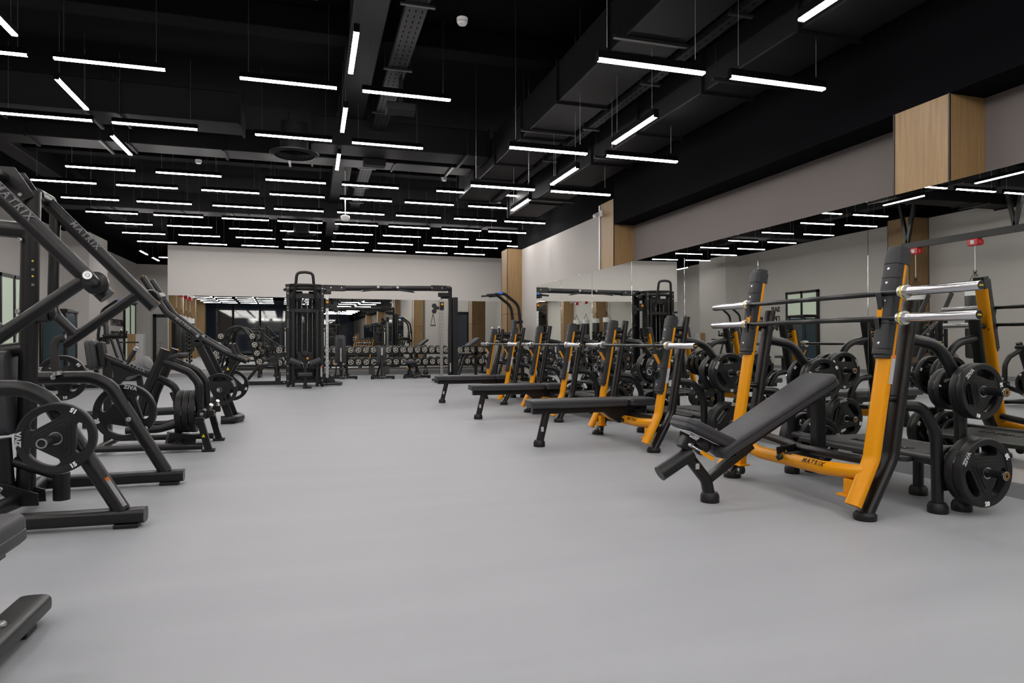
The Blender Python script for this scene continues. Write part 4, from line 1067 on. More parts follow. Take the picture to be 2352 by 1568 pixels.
# --- lever press with two swept arms
t = thing('lever_press', 'black plate-loaded press with two long swept arms, third machine on the left', 'gym machine', (-1.2, 9.08, 0))
for y, s in ((8.85, -1), (9.3, 1)):
    a = MB().tube(L(t, (-1.93, y, 1.775), (-1.68, y, 1.36), (-1.32, y, 1.06), (-1.02, y, 0.87), (-0.775, y, 0.765)), 0.036, 18, [0.25, 0.3, 0.5], n=6); a = part('lever_arm', a, BLACK, t)
    os_ = MB(); os_.bar(*L(t, (-0.80, y - 0.02, 0.80), (-0.775, y - 0.03, 0.785)), 0.008, 0.008); os_.bar(*L(t, (-1.925, y - 0.01, 1.79), (-1.915, y - 0.02, 1.795)), 0.01, 0.008); part('orange_slot', os_, ORANGE, a, smooth=False)
    js = MB(); js.lathe([(0.0375, 0), (0.0385, 0.004), (0.0375, 0.008)], L(t, (-1.235, y, 1.006))[0], (0.36, 0, -0.23), 18); part('sleeve_joint', js, BLACK2, a)
    if s < 0:
        dd = V((0.36, 0, -0.30)).normalized(); tx = tube_text(MB(), 'MATRIX', 0.046, L(t, (-1.50, y, 1.21))[0], dd, 0.036, (0.1, -0.8, 0.5), 1.4); part('lettering', tx, GREYP, a, smooth=False, label='grey printed letters')
    pl = MB(); pl.bar(*L(t, (-1.33, y, 1.04), (-1.12, y, 0.53)), 0.05, 0.10, ref=(0, 1, 0)) if False else pl.bar(*L(t, (-1.33, y + s * 0.02, 1.0), (-1.10, y + s * 0.02, 0.50)), 0.085, 0.045, ref=(0, 1, 0)); pl = part('main_post', pl, BLACK, t, bevel=0.008)
    pv = MB(); pv.lathe([(0.03, 0), (0.062, 0.004), (0.062, 0.05), (0.03, 0.054)], L(t, (-1.33, y - s * 0.0 - 0.06, 1.0))[0], (0, 1, 0), 24); pv.bar(*L(t, (-1.33, y - 0.035, 1.0), (-1.325, y - 0.035, 1.09)), 0.09, 0.05, ref=(0, 1, 0)); pv = part('pivot_housing', pv, BLACK2, t, bevel=0.006)
    b = MB(); bolt(b, L(t, (-1.325, y - 0.06, 1.075))[0], (0, -1, 0), 0.018, 0.01); part('pivot_bolt', b, STEEL, pv)
    lk = MB(); lk.bar(*L(t, (-0.92, y + 0.03, 0.78), (-1.07, y + 0.03, 0.50)), 0.07, 0.05, ref=(0, 1, 0)); lk.box(L(t, (-0.93, y + 0.03, 0.775))[0], (0.1, 0.07, 0.07), roty(0.5)); lk = part('link_bar', lk, BLACK, t, bevel=0.006)
    if s < 0:
        w = MB().prism([(q[0] + 1.2, q[1]) for q in ((-1.01, 0.66), (-0.975, 0.66), (-0.992, 0.695))], y - 9.08 - 0.0005, y - 9.08 + 0.0005); part('warning_triangle', w, YELLOW, lk, smooth=False)
    gp = MB().tube(L(t, (-0.90, y, 0.83), (-0.96, y - 0.03, 0.985)), 0.022, 14); gp.lathe([(0.03, 0), (0.036, 0.01), (0.03, 0.03)], L(t, (-0.90, y, 0.82))[0], (-0.35, -0.1, 0.9), 18); gp = part('grip', gp, GRIP, t)
    b = MB(); bolt(b, L(t, (-0.96, y - 0.03, 0.984))[0], (-0.35, -0.2, 0.9), 0.015, 0.006); part('grip_bolt', b, STEEL, gp)
    lg = MB(); lg.bar(*L(t, (-1.10, y, 0.44), (-0.97, y, 0.07)), 0.085, 0.06, ref=(0, 1, 0)); lg.box(L(t, (-1.09, y, 0.46))[0], (0.14, 0.06, 0.16), roty(0.4)); lg = part('front_leg', lg, BLACK, t, bevel=0.01)
    h = MB().cyl(*L(t, (-1.075, y, 0.425), (-1.075, y + s * 0.2, 0.425)), 0.024, segs=18); h = part('weight_horn', h, BLACK2, t)
    b = MB(); bolt(b, L(t, (-1.075, y + s * 0.2, 0.425))[0], (0, s, 0), 0.02, 0.008); part('end_cap', b, STEEL, h)
bs = MB().tube(L(t, (-1.07, 8.82, 0.05), (-0.93, 8.84, 0.05), (-0.86, 9.08, 0.05), (-0.93, 9.34, 0.05), (-1.07, 9.36, 0.05)), (0.045, 0.05), 16, 0.12, ref=(0, 0, 1)); bs.tube(L(t, (-2.6, 9.08, 0.13), (-1.5, 9.08, 0.16), (-1.08, 9.08, 0.32)), (0.05, 0.045), 16, 0.2, ref=(0, 1, 0)); bs.bar(*L(t, (-2.5, 8.8, 0.045), (-2.5, 9.36, 0.045)), 0.09, 0.08); part('base', bs, BLACK, t)
f = MB(); f.box(L(t, (-0.97, 8.84, 0.008))[0], (0.12, 0.07, 0.014)); f.box(L(t, (-0.97, 9.33, 0.008))[0], (0.12, 0.07, 0.014)); part('rubber_foot', f, RUBBER, t)
rl = MB().lathe([(0.05, 0), (0.085, 0.01), (0.09, 0.05), (0.09, 0.30), (0.085, 0.34), (0.05, 0.35)], L(t, (-2.16, 9.0, 0.62))[0], (0.7, -0.3, 0.35), 26); part('roller_pad', rl, GREYV, t, label='grey roller pad')
bf = MB(); bf.bar(*L(t, (-1.95, 9.06, 0.12), (-2.02, 9.06, 0.62)), 0.06, 0.06, ref=(0, 1, 0)); part('pad_post', bf, BLACK, t)
kb = MB(); kb.lathe([(0.02, 0), (0.03, 0.01), (0.03, 0.05), (0.02, 0.06)], L(t, (-1.86, 8.98, 0.69))[0], (0.5, -0.6, 0.6), 18); part('orange_knob', kb, ORANGE, t)
plate(20, (-1.075, 8.85 - 0.085, 0.425), (0, -1, 0), -2.18, 'twenty kilogram black plate on the near horn of the swept-arm press')
plate(20, (-1.0, 9.3 + 0.085, 0.44), (0, 1, 0), -1.3, 'twenty kilogram black plate on the far horn of the swept-arm press')

# --- corner of a seated machine at the left edge of the frame
t = thing('seated_machine', 'black seated machine partly cut off at left, seat pad and flat foot bar showing', 'gym machine', (-1.2, 2.3, 0))
fb = MB().tube(L(t, (-0.955, 0.95, 0.062), (-0.955, 2.78, 0.062)), (0.055, 0.034), 32, ref=(0, 0, 1), sq=3.6); fb = part('foot_bar', fb, BLACK, t)
b = MB(); bolt(b, L(t, (-0.95, 2.5, 0.097))[0], (0, 0, 1), 0.016, 0.014); part('bar_bolt', b, STEEL, fb)
pt = MB(); pt.bar(*L(t, (-0.985, 2.2, 0.0975), (-0.985, 2.46, 0.0975)), 0.05, 0.005); part('joint_plate', pt, BLACK, fb, bevel=0.002)
f = MB(); f.box(L(t, (-0.945, 2.66, 0.016))[0], (0.05, 0.09, 0.03)); f.box(L(t, (-0.945, 1.1, 0.016))[0], (0.05, 0.09, 0.03)); part('rubber_foot', f, RUBBER, fb, bevel=0.005)
sp_ = MB(); pad(sp_, *L(t, (-1.25, 2.2, 0.375), (-0.815, 2.2, 0.405)), 0.34, 0.36, 0.085, r=0.07); part('seat_pad', sp_, VINYL, t)
sp2 = MB(); sp2.bar(*L(t, (-1.2, 2.2, 0.355), (-0.87, 2.2, 0.38)), 0.24, 0.03); sp2.tube(L(t, (-1.06, 2.2, 0.36), (-1.06, 2.2, 0.06)), 0.045, 16); sp2.tube(L(t, (-1.9, 2.2, 0.06), (-0.96, 2.2, 0.06)), (0.045, 0.035), 16, ref=(0, 1, 0)); part('seat_post', sp2, BLACK, t)
bk = MB(); bk.tube(L(t, (-1.9, 2.2, 0.06), (-1.95, 2.2, 1.5)), 0.05, 16); part('rear_post', bk, BLACK, t)
# ------------------------------------------------------------------ cable station in front of the mirror wall
t = thing('cable_station', 'tall black cable crossover station with overhead beam in front of the mirror wall', 'cable machine', (-0.15, 16.1, 0))
def W(*p): return [V(q) - t.location for q in p]
for x in (-0.52, 0.22):
    for y in (15.78, 16.5):
        c = W((x, y, 1.15))[0]
        q = part('post', MB().box(c, (0.075, 0.12, 2.3)), BLACK, t, bevel=0.008)
        if y < 16:
            b = MB()
            for z in (0.3, 0.47, 1.72, 1.78, 2.1, 2.22, 0.14): bolt(b, W((x, y - 0.06, z))[0], (0, -1, 0), 0.014, 0.008)
            part('post_bolt', b, STEEL, q)
            if x < 0:
                tx = MB().mesh(text_mesh('MATRIX', 0.05, 0.0006, 0.001, 1.2), frame(W((x, y - 0.0605, 1.42))[0], (0, 0, 1), (-1, 0, 0))); part('lettering', tx, GREYP, q, smooth=False)
            else:
                d = MB().box(W((x - 0.02, y - 0.061, 0.32))[0], (0.035, 0.003, 0.2), mt=LABELW); d.box(W((x - 0.02, y - 0.061, 0.44))[0], (0.035, 0.003, 0.03), mt=LABELO); part('warning_decal', d, None, q, smooth=False)
for x, w_ in ((-0.41, 0.07), (0.11, 0.07)):
    part('inner_post', MB().box(W((x, 15.8, 1.12))[0], (w_, 0.1, 2.24)), BLACK, t, bevel=0.008)
for x in (-0.465, 0.165):
    part('front_shroud', MB().box(W((x, 15.86, 1.15))[0], (0.1, 0.03, 2.2)), BLACK2, t)
for x in (-0.37, 0.07):
    part('rear_shroud', MB().box(W((x, 16.42, 1.2))[0], (0.3, 0.02, 2.0)), BLACK2, t)
tp = MB(); P = [(-0.15 + 0.44 * math.cos(a), 15.98 + 0.34 * math.sin(a)) for a in [PI + PI * k / 24 for k in range(25)]] + [(0.29, 16.6), (-0.59, 16.6)]
P = [(x + 0.15, y - 16.1) for x, y in P]
tp.prism(P, 2.29, 2.315, 'xy'); part('top_plate', tp, BLACK, t)
tp = MB(); tp.tube([V((x, y, 2.2)) for x, y in P[:25]], 0.04, 12); part('top_ring', tp, BLACK, t)
hp = MB().tube(W((-0.43, 15.62, 1.76), (-0.345, 15.52, 2.30), (-0.325, 15.50, 2.54), (-0.155, 15.50, 2.56), (0.015, 15.50, 2.54), (0.035, 15.52, 2.30), (0.12, 15.62, 1.76)), (0.028, 0.032), 16, [0.3, 0.14, 0.1, 0.14, 0.3], n=8)
hp.cyl(*W((-0.34, 15.52, 2.28), (0.03, 15.52, 2.28)), 0.03); part('pull_up_hoop', hp, BLACK, t)
cr = MB()
for z, h in ((2.05, 0.12), (0.43, 0.06), (0.12, 0.07), (1.72, 0.08)): part('cross_member', MB().bar(*W((-0.5, 15.8, z), (0.2, 15.8, z)), 0.06, h), BLACK, t, bevel=0.006)
part('cross_member', MB().bar(*W((-0.5, 16.48, 2.1), (0.2, 16.48, 2.1)), 0.06, 0.1), BLACK, t, bevel=0.006); cr.bar(*W((-0.5, 16.48, 0.1), (0.2, 16.48, 0.1)), 0.06, 0.1)
part('cross_member', cr, BLACK, t, bevel=0.006)
for x in (-0.28, -0.05):
    g = MB()
    for dx in (-0.055, 0.055): g.cyl(*W((x + dx, 16.1, 0.1), (x + dx, 16.1, 2.1)), 0.011, segs=10)
    g = part('guide_rod', g, CHROME, t)
    s = MB()
    for k in range(14): s.box(W((x, 16.1, 0.12 + k * 0.045))[0], (0.19, 0.13, 0.042))
    part('weight_stack', s, BLACK2, t, bevel=0.003)
    c = MB().cyl(*W((x, 15.95, 0.75), (x, 15.95, 2.05)), 0.0035, segs=6); c.cyl(*W((x + 0.05, 15.72, 0.6), (x + 0.05, 15.72, 1.95)), 0.0035, segs=6); part('cable', c, BLACK2, t)
    pl = MB(); pl.lathe([(0.02, -0.014), (0.055, -0.014), (0.05, 0), (0.055, 0.014), (0.02, 0.014)], W((x, 15.8, 1.95))[0], (1, 0, 0.1), 22); pl = part('pulley', pl, BLACK2, t)
    ch = MB(); 
    for k in range(6): ch.lathe([(0.011, -0.004), (0.016, -0.004), (0.016, 0.004), (0.011, 0.004)], W((x + 0.05, 15.7, 1.93 - k * 0.034))[0], (1, 0.6 * (-1) ** k, 0), 10, closed=True)
    part('chain', ch, STEEL, t)
sh = MB(); sh.box(W((-0.4, 16.15, 1.1))[0], (0.012, 0.5, 1.8)); sh.box(W((0.1, 16.15, 1.1))[0], (0.012, 0.5, 1.8)); sh.box(W((-0.15, 16.4, 0.55))[0], (0.45, 0.012, 0.8)); part('shroud', sh, BLACK2, t)
md = MB(); md.box(W((-0.15, 15.82, 0.66))[0], (0.34, 0.06, 0.24)); md.lathe([(0.075, 0), (0.075, 0.02), (0.06, 0.025)], W((-0.15, 15.79, 0.74))[0], (0, -1, 0), 24); md = part('lower_housing', md, BLACK2, t, bevel=0.006)
kn = MB(); kn.lathe([(0.02, 0), (0.026, 0.006), (0.026, 0.03), (0.02, 0.034)], W((-0.1, 15.68, 0.64))[0], (0, -1, 0), 18); part('orange_knob', kn, ORANGE, md)
for s in (-1, 1):
    r = MB(); r.lathe([(0.05, 0), (0.062, 0.008), (0.062, 0.26), (0.05, 0.268)], W((-0.145 + s * 0.075, 15.3, 0.52))[0], (s * 0.93, 0, 0.36), 22); r = part('thigh_roller', r, VINYL, t)
    b = MB().tube(W((-0.145 + s * 0.03, 15.24, 0.44), (-0.145 + s * 0.05, 15.24, 0.54), (-0.145 + s * 0.085, 15.26, 0.57)), 0.008, 8); part('roller_bracket', b, CHROME, r)
st = MB(); st.bar(*W((-0.145, 15.2, 0.03), (-0.145, 15.2, 0.55)), 0.07, 0.06, ref=(0, 1, 0)); st.bar(*W((-0.145, 15.2, 0.46), (-0.145, 15.8, 0.46)), 0.06, 0.06); st.bar(*W((-0.145, 15.1, 0.03), (-0.145, 15.8, 0.05)), 0.08, 0.05); st.box(W((-0.1, 15.1, 0.02))[0], (0.18, 0.12, 0.03)); part('seat_stem', st, BLACK, t, bevel=0.006)
sp_ = MB(); pad(sp_, *W((-0.145, 14.98, 0.275), (-0.145, 15.32, 0.275)), 0.3, 0.27, 0.07, r=0.05); part('seat_pad', sp_, VINYL, t)
# adjustable pulley column, left side of the beam
def pulley_column(x, y, s, z0, z1):
    u = MB(); u.box(W((x, y, (z0 + z1) / 2))[0], (0.065, 0.05, z1 - z0)); u = part('slotted_upright', u, STEEL, t, bevel=0.004, label='bright steel slotted upright')
    hl = MB()
    k = z0 + 0.08
    while k < z1 - 0.05: hl.lathe([(0.001, 0), (0.009, 0), (0.009, 0.001)], W((x, y - 0.0252, k))[0], (0, -1, 0), 10); k += 0.085
    part('hole', hl, BLACK2, u)
    br = MB(); br.box(W((x - 0.06 * s, y, z1 + 0.1))[0], (0.3, 0.05, 0.11)); br.box(W((x, y, z0 - 0.07))[0], (0.07, 0.07, 0.14)); br = part('column_bracket', br, BLACK, t, bevel=0.02)
    cg = MB(); zc_ = z1 - 0.18; cg.box(W((x, y - 0.01, zc_))[0], (0.1, 0.09, 0.2)); cg.box(W((x + s * 0.13, y - 0.03, zc_ - 0.05))[0], (0.13, 0.03, 0.08)); cg = part('pulley_carriage', cg, BLACK2, t, bevel=0.01)
    kn = MB(); kn.lathe([(0.02, 0), (0.03, 0.008), (0.03, 0.04), (0.02, 0.045)], W((x, y - 0.05, zc_ + 0.04))[0], (0, -1, 0), 18); part('orange_knob', kn, ORANGE, cg)
    for dz in (0.03, -0.1):
        pl = MB(); pl.lathe([(0.02, -0.014), (0.06, -0.014), (0.054, 0), (0.06, 0.014), (0.02, 0.014)], W((x + s * 0.19, y - 0.03, zc_ + dz - 0.03))[0], (0.1, 1, 0), 22); part('pulley', pl, BLACK2, t)
    hd = MB(); p = (x + s * 0.22, y - 0.03, zc_ - 0.2)
    hd.tube(W(p, (p[0] - 0.06, p[1], p[2] - 0.28), (p[0] + 0.06, p[1], p[2] - 0.28), p), 0.008, 8); hd.cyl(*W((p[0] - 0.06, p[1], p[2] - 0.28), (p[0] + 0.06, p[1], p[2] - 0.28)), 0.016, segs=12)
    hd.cyl(*W(p, (p[0], p[1], p[2] + 0.12)), 0.008, segs=8); part('cable_handle', hd, BLACK2, t)
    cb = MB().cyl(*W((x + s * 0.05, y, 0.12), (x + s * 0.05, y, z1)), 0.003, segs=6); part('cable', cb, BLACK2, t)
pulley_column(0.33, 15.9, 1, 0.19, 2.06)
pulley_column(3.08, 16.35, -1, 0.19, 2.08)
bm = MB(); bm.tube(W((0.2, 16.2, 2.27), (3.3, 16.32, 2.34)), (0.065, 0.05), 18, ref=(0, 1, 0)); bm.box(W((0.5, 16.2, 2.275))[0], (0.5, 0.11, 0.14), rotz(0.04)); bm.box(W((3.0, 16.31, 2.335))[0], (0.4, 0.11, 0.14), rotz(0.04)); bm = part('overhead_beam', bm, BLACK, t, bevel=0.01)
bt = MB()
for x in (0.42, 0.66, 2.8, 3.05): bolt(bt, W((x, 16.13, 2.28 + 0.02 * (x - 0.4)))[0], (0, -1, 0), 0.016, 0.012)
for x in (1.51, 1.97): bt.lathe([(0.03, 0), (0.03, 0.04), (0.02, 0.045)], W((x, 16.15, 2.315))[0], (0, -1, 0), 18)
part('beam_bolt', bt, STEEL, bm)
tx = MB().mesh(text_mesh('MATRIX', 0.05, 0.0006, 0.001, 1.2), frame(W((1.74, 16.197, 2.31))[0], (1, 0.04, 0.02), (0, 0, 1))); part('lettering', tx, GREYP, bm, smooth=False)
for x0, x1 in ((1.5, 1.12), (1.98, 2.33)):
    g = MB().cyl(*W((x0, 16.12, 2.26), (x1, 15.92, 2.2)), 0.02, segs=14); g = part('pull_up_grip', g, GRIP, t)
    e = MB(); d = (V((x1, 15.92, 2.2)) - V((x0, 16.12, 2.26))).normalized(); e.lathe([(0.021, 0), (0.021, 0.02), (0.012, 0.024)], W((x1, 15.92, 2.2))[0], d, 14); part('end_cap', e, STEEL, g)
rt = MB(); rt.box(W((3.3, 16.4, 1.19))[0], (0.085, 0.12, 2.38)); rt.box(W((3.2, 16.42, 2.15))[0], (0.26, 0.06, 0.12)); rt = part('end_post', rt, BLACK, t, bevel=0.008)
sh = MB(); sh.box(W((3.41, 16.45, 1.12))[0], (0.12, 0.42, 2.0)); sh.box(W((3.2, 16.5, 0.06))[0], (0.6, 0.5, 0.06)); sh = part('stack_shroud', sh, BLACK2, t, bevel=0.01)
dc = MB().box(W((3.3, 16.338, 0.38))[0], (0.03, 0.003, 0.22)); part('decal', dc, LABELW, rt, smooth=False)
fr = MB().tube(W((0.2, 15.7, 0.05), (0.62, 15.9, 0.05), (0.66, 16.35, 0.05), (0.25, 16.5, 0.05)), (0.05, 0.03), 14, 0.2, ref=(0, 0, 1)); fr = part('foot_rail', fr, BLACK, t)
q = MB(); q.prism([(0.37 + 0.0, 0.05)] + [(0.37 + 0.3 * math.cos(a), 0.05 + 0.24 * math.sin(a)) for a in [PI / 2 * k / 8 for k in range(9)]], -0.22, -0.19); part('foot_gusset', q, BLACK, fr)
# low-row seat frame on the left of the station
lr = MB(); lr.tube(W((-1.48, 16.4, 0.06), (-1.16, 16.4, 0.47), (-0.76, 16.4, 0.50), (-0.76, 16.4, 0.07)), (0.035, 0.05), 14, [0.12, 0.1], ref=(0, 1, 0)); lr.bar(*W((-1.46, 16.4, 0.06), (-0.5, 16.4, 0.06)), 0.1, 0.09); lr.box(W((-0.76, 16.38, 0.18))[0], (0.12, 0.05, 0.26)); lr = part('row_frame', lr, BLACK, t, bevel=0.008)
b = MB()
for x, z in ((-0.76, 0.2), (-0.62, 0.07), (-1.4, 0.12)): bolt(b, W((x, 16.35, z))[0], (0, -1, 0), 0.014, 0.008)
part('frame_bolt', b, STEEL, lr)
rp = MB(); rp.lathe([(0.02, -0.02), (0.08, -0.02), (0.075, 0), (0.08, 0.02), (0.02, 0.02)], W((-0.86, 16.38, 0.58))[0], (0, 1, 0), 22); rp.bar(*W((-0.76, 16.4, 0.48), (-0.8, 16.4, 0.78)), 0.05, 0.05, ref=(0, 1, 0)); rp.bar(*W((-1.1, 16.38, 0.42), (-0.85, 16.38, 0.6)), 0.03, 0.03); part('row_pulley', rp, BLACK2, t)
sp_ = MB(); pad(sp_, *W((-0.62, 16.4, 0.62), (-0.55, 16.4, 0.95)), 0.24, 0.24, 0.06, up=(-1, 0, 0.2), r=0.04) if False else None
STATION = t

# ------------------------------------------------------------------ dumbbells on the two-tier rack
XD = [-0.94 + 0.2262 * k for k in range(28)]
t = thing('dumbbell_rack', 'long black two-tier dumbbell rack along the back mirrors', 'dumbbell rack', tuple(back(2.0, 0.6)), RB)
for z, y, ri in ((0.665, -0.02, 'upper'), (0.305, -0.14, 'lower')):
    for dy in (-0.1, 0.1):
        part('shelf_rail', MB().box((0.13, y + dy, z + (0.012 if dy > 0 else 0) * 2), (6.5, 0.07, 0.04), rotx(0.12)), BLACK, t, bevel=0.006)
    part('shelf_edge', MB().box((0.13, y - 0.155, z + 0.0), (6.5, 0.012, 0.07)), BLACK, t)
for x in (-3.05, -1.0, 1.15, 3.3):
    l = MB(); l.bar((x, 0.1, 0.05), (x, 0.06, 0.7), 0.07, 0.1, ref=(0, 1, 0)); l.bar((x, -0.3, 0.03), (x, 0.3, 0.03), 0.1, 0.06); l.bar((x, -0.12, 0.64), (x, 0.1, 0.66), 0.06, 0.05); l.bar((x, -0.24, 0.28), (x, 0.1, 0.3), 0.06, 0.05); part('upright', l, BLACK, t, bevel=0.008)
def make_dumbbell(R=0.095, Lh=0.12, hl=0.14):
    o = thing('dumbbell', 'x', 'dumbbell', (0, 0, -5), 0, 'round black dumbbells on the two-tier rack')
    part('handle', MB().lathe([(0.014, -hl / 2), (0.017, -hl / 4), (0.0175, 0), (0.017, hl / 4), (0.014, hl / 2)], axis=(0, 1, 0), segs=14), CHROME, o)
    for s in (-1, 1):
        a = s * hl / 2
        h = MB().lathe([(R * 0.55, a), (R * 0.96, a + s * 0.004), (R, a + s * 0.012), (R, a + s * (Lh - 0.012)), (R * 0.96, a + s * (Lh - 0.003)), (R * 0.86, a + s * Lh), (R * 0.84, a + s * (Lh - 0.006))], axis=(0, 1, 0), segs=30)
        h = part('head', h, RUBBER, o)
        y = a + s * (Lh + 0.0005)
        e = MB().lathe([(R * 0.66, y - s * 0.004), (R * 0.80, y - s * 0.004), (R * 0.80, y), (R * 0.66, y)], axis=(0, 1, 0), segs=30, closed=True)
        M = rotx(0)
        def bar_(cx, cz, w, hh, rot):
            c = V((cx, 0, cz)); c = roty(rot) @ c
            e.box((c.x, y - s * 0.003, c.z), (w, 0.005, hh), roty(rot))
        bar_(-0.022, 0.0, 0.016, R * 1.15, 0.0)
        bar_(0.02, 0.012, 0.034, 0.012, 0.0); bar_(0.02, -0.012, 0.034, 0.012, 0.0); bar_(0.008, 0.0, 0.011, 0.034, 0.0); bar_(0.034, 0.0, 0.011, 0.034, 0.0)
        part('end_marking', e, CREAM, h, smooth=False, label='cream ring and bar marking')
    return o
DB0 = None
random.seed(5)
for tier, z, dy in (('upper', 0.665 + 0.12, 0.62), ('lower', 0.305 + 0.12, 0.74)):
    for k, x in enumerate(XD):
        if DB0 is None: DB0 = make_dumbbell(); o = DB0
        else: o = dup(DB0)
        o.location = back(x, dy, z)
        o.rotation_euler = (Matrix.Rotation(RB, 3, 'Z') @ rotx(0.12) @ roty(random.uniform(-1.1, 1.1))).to_euler()
        o['label'] = 'round black dumbbell, %s from the left on the %s tier of the long rack' % (ORD[k], tier)

# ------------------------------------------------------------------ adjustable benches before the dumbbell rack
def bench_base(t, w_, depth=0.95):
    b = MB(); b.bar((-w_ / 2, 0, 0.055), (w_ / 2, 0, 0.055), 0.07, 0.07); b.bar((0, 0, 0.055), (0, depth, 0.06), 0.07, 0.06); b.bar((-0.2, depth, 0.05), (0.2, depth, 0.05), 0.07, 0.06)
    b = part('base', b, BLACK, t, bevel=0.008)
    f = MB()
    for x in (-w_ / 2 + 0.03, w_ / 2 - 0.03): f.box((x, 0, 0.045), (0.08, 0.085, 0.09))
    part('rubber_foot', f, RUBBER, b, bevel=0.01)
    q = MB()
    for x, z in ((-0.06, 0.06), (0.0, 0.075), (0.06, 0.06)): bolt(q, (x, -0.036, z), (0, -1, 0), 0.014, 0.008)
    part('base_bolt', q, STEEL, b)
t = thing('adjustable_bench', 'black adjustable bench with tall upright backrest, left of three before the rack', 'bench', (0.80, 18.56, 0), RB, 'adjustable benches')
bench_base(t, 0.74)
p_ = MB(); pad(p_, (-0.06, 0.02, 0.45), (-0.06, 0.12, 1.2), 0.3, 0.28, 0.07, up=(0, 1, -0.1), r=0.07); part('back_pad', p_, VINYL, t)
pl = MB(); pl.bar((-0.06, -0.02, 0.47), (-0.06, 0.06, 1.1), 0.13, 0.03, ref=(0, 1, 0)); part('back_plate', pl, BLACK2, t, bevel=0.005)
su = MB(); su.cyl((-0.06, -0.06, 0.48), (-0.06, -0.0, 0.83), 0.022); su.lathe([(0.045, 0), (0.045, 0.012)], (-0.06, -0.0, 0.83), (0, 0.1, 1), 16); part('gas_strut', su, CHROME, t)
st = MB(); st.bar((-0.05, -0.0, 0.08), (-0.06, -0.04, 0.5), 0.07, 0.06, ref=(0, 1, 0)); st.lathe([(0.05, -0.05), (0.07, -0.04), (0.07, 0.04), (0.05, 0.05)], (-0.05, 0, 0.27), (1, 0, 0), 18); st.bar((0.14, 0.05, 0.08), (0.08, 0.1, 0.35), 0.03, 0.03); st.bar((-0.2, 0.05, 0.08), (-0.17, 0.1, 0.35), 0.03, 0.03); part('frame', st, BLACK, t, bevel=0.006)
kn = MB().cyl((-0.2, -0.04, 0.42), (-0.24, -0.06, 0.44), 0.016); part('orange_knob', kn, ORANGE, t)
sp_ = MB(); pad(sp_, (-0.05, 0.22, 0.43), (-0.05, 0.6, 0.43), 0.3, 0.28, 0.07, r=0.06); part('seat_pad', sp_, VINYL, t)
t = thing('adjustable_bench', 'black short upright bench with white decal on its back, middle of three before the rack', 'bench', (1.84, 18.38, 0), RB, 'adjustable benches')
bench_base(t, 0.62)
p_ = MB(); pad(p_, (-0.02, 0.06, 0.5), (-0.02, 0.1, 0.9), 0.25, 0.24, 0.07, up=(0, 1, 0), r=0.05); p_ = part('back_pad', p_, VINYL, t)
pl = MB(); pl.bar((-0.02, 0.02, 0.08), (-0.02, 0.05, 0.86), 0.065, 0.05, ref=(0, 1, 0)); pl.bar((-0.12, 0.3, 0.08), (-0.04, 0.1, 0.45), 0.05, 0.05, ref=(0, 1, 0)); pl = part('back_post', pl, BLACK, t, bevel=0.006)
dc = MB().box((-0.02, 0.015, 0.75), (0.05, 0.004, 0.2)); part('decal', dc, LABELW, pl, smooth=False)
sp_ = MB(); pad(sp_, (-0.02, 0.1, 0.43), (-0.02, 0.45, 0.43), 0.42, 0.34, 0.06, r=0.05); part('seat_pad', sp_, VINYL, t)
for x in (-0.28, 0.12):
    f = MB(); f.box((x, 0.14, 0.24), (0.15, 0.06, 0.22), rotx(-0.3)); part('foot_plate', f, RUBBER, t, bevel=0.01)
t = thing('adjustable_bench', 'low black flat bench on crossed legs, right of three before the rack', 'bench', (2.79, 18.5, 0), RB, 'adjustable benches')
bench_base(t, 0.74)
p_ = MB(); pad(p_, (-0.1, -0.05, 0.415), (-0.1, 1.0, 0.40), 0.36, 0.3, 0.07, r=0.07); part('bench_pad', p_, VINYL, t)
st = MB(); st.bar((-0.13, 0.05, 0.08), (-0.2, 0.35, 0.38), 0.05, 0.05, ref=(0, 1, 0)); st.bar((0.13, 0.05, 0.08), (-0.02, 0.3, 0.38), 0.05, 0.05, ref=(0, 1, 0)); st.bar((-0.1, 0.0, 0.38), (-0.1, 0.85, 0.38), 0.12, 0.06); st.bar((-0.1, 0.9, 0.08), (-0.1, 0.6, 0.38), 0.06, 0.06); part('frame', st, BLACK, t, bevel=0.006)
kn = MB().cyl((-0.24, 0.0, 0.28), (-0.27, -0.02, 0.3), 0.018); part('orange_knob', kn, ORANGE, t)
# small ab pedal / kettle at the wall
t = thing('kettlebell', 'small black kettlebell on the floor below the dumbbell rack, right of the low bench', 'kettlebell', tuple(back(3.35, 1.0)))
part('body', MB().lathe([(0.04, 0), (0.075, 0.01), (0.085, 0.06), (0.06, 0.11), (0.03, 0.13)], segs=22), RUBBER, t)
part('handle', MB().tube([(-0.04, 0, 0.11), (-0.05, 0, 0.17), (0, 0, 0.2), (0.05, 0, 0.17), (0.04, 0, 0.11)], 0.013, 10, 0.04), BLACK, t)

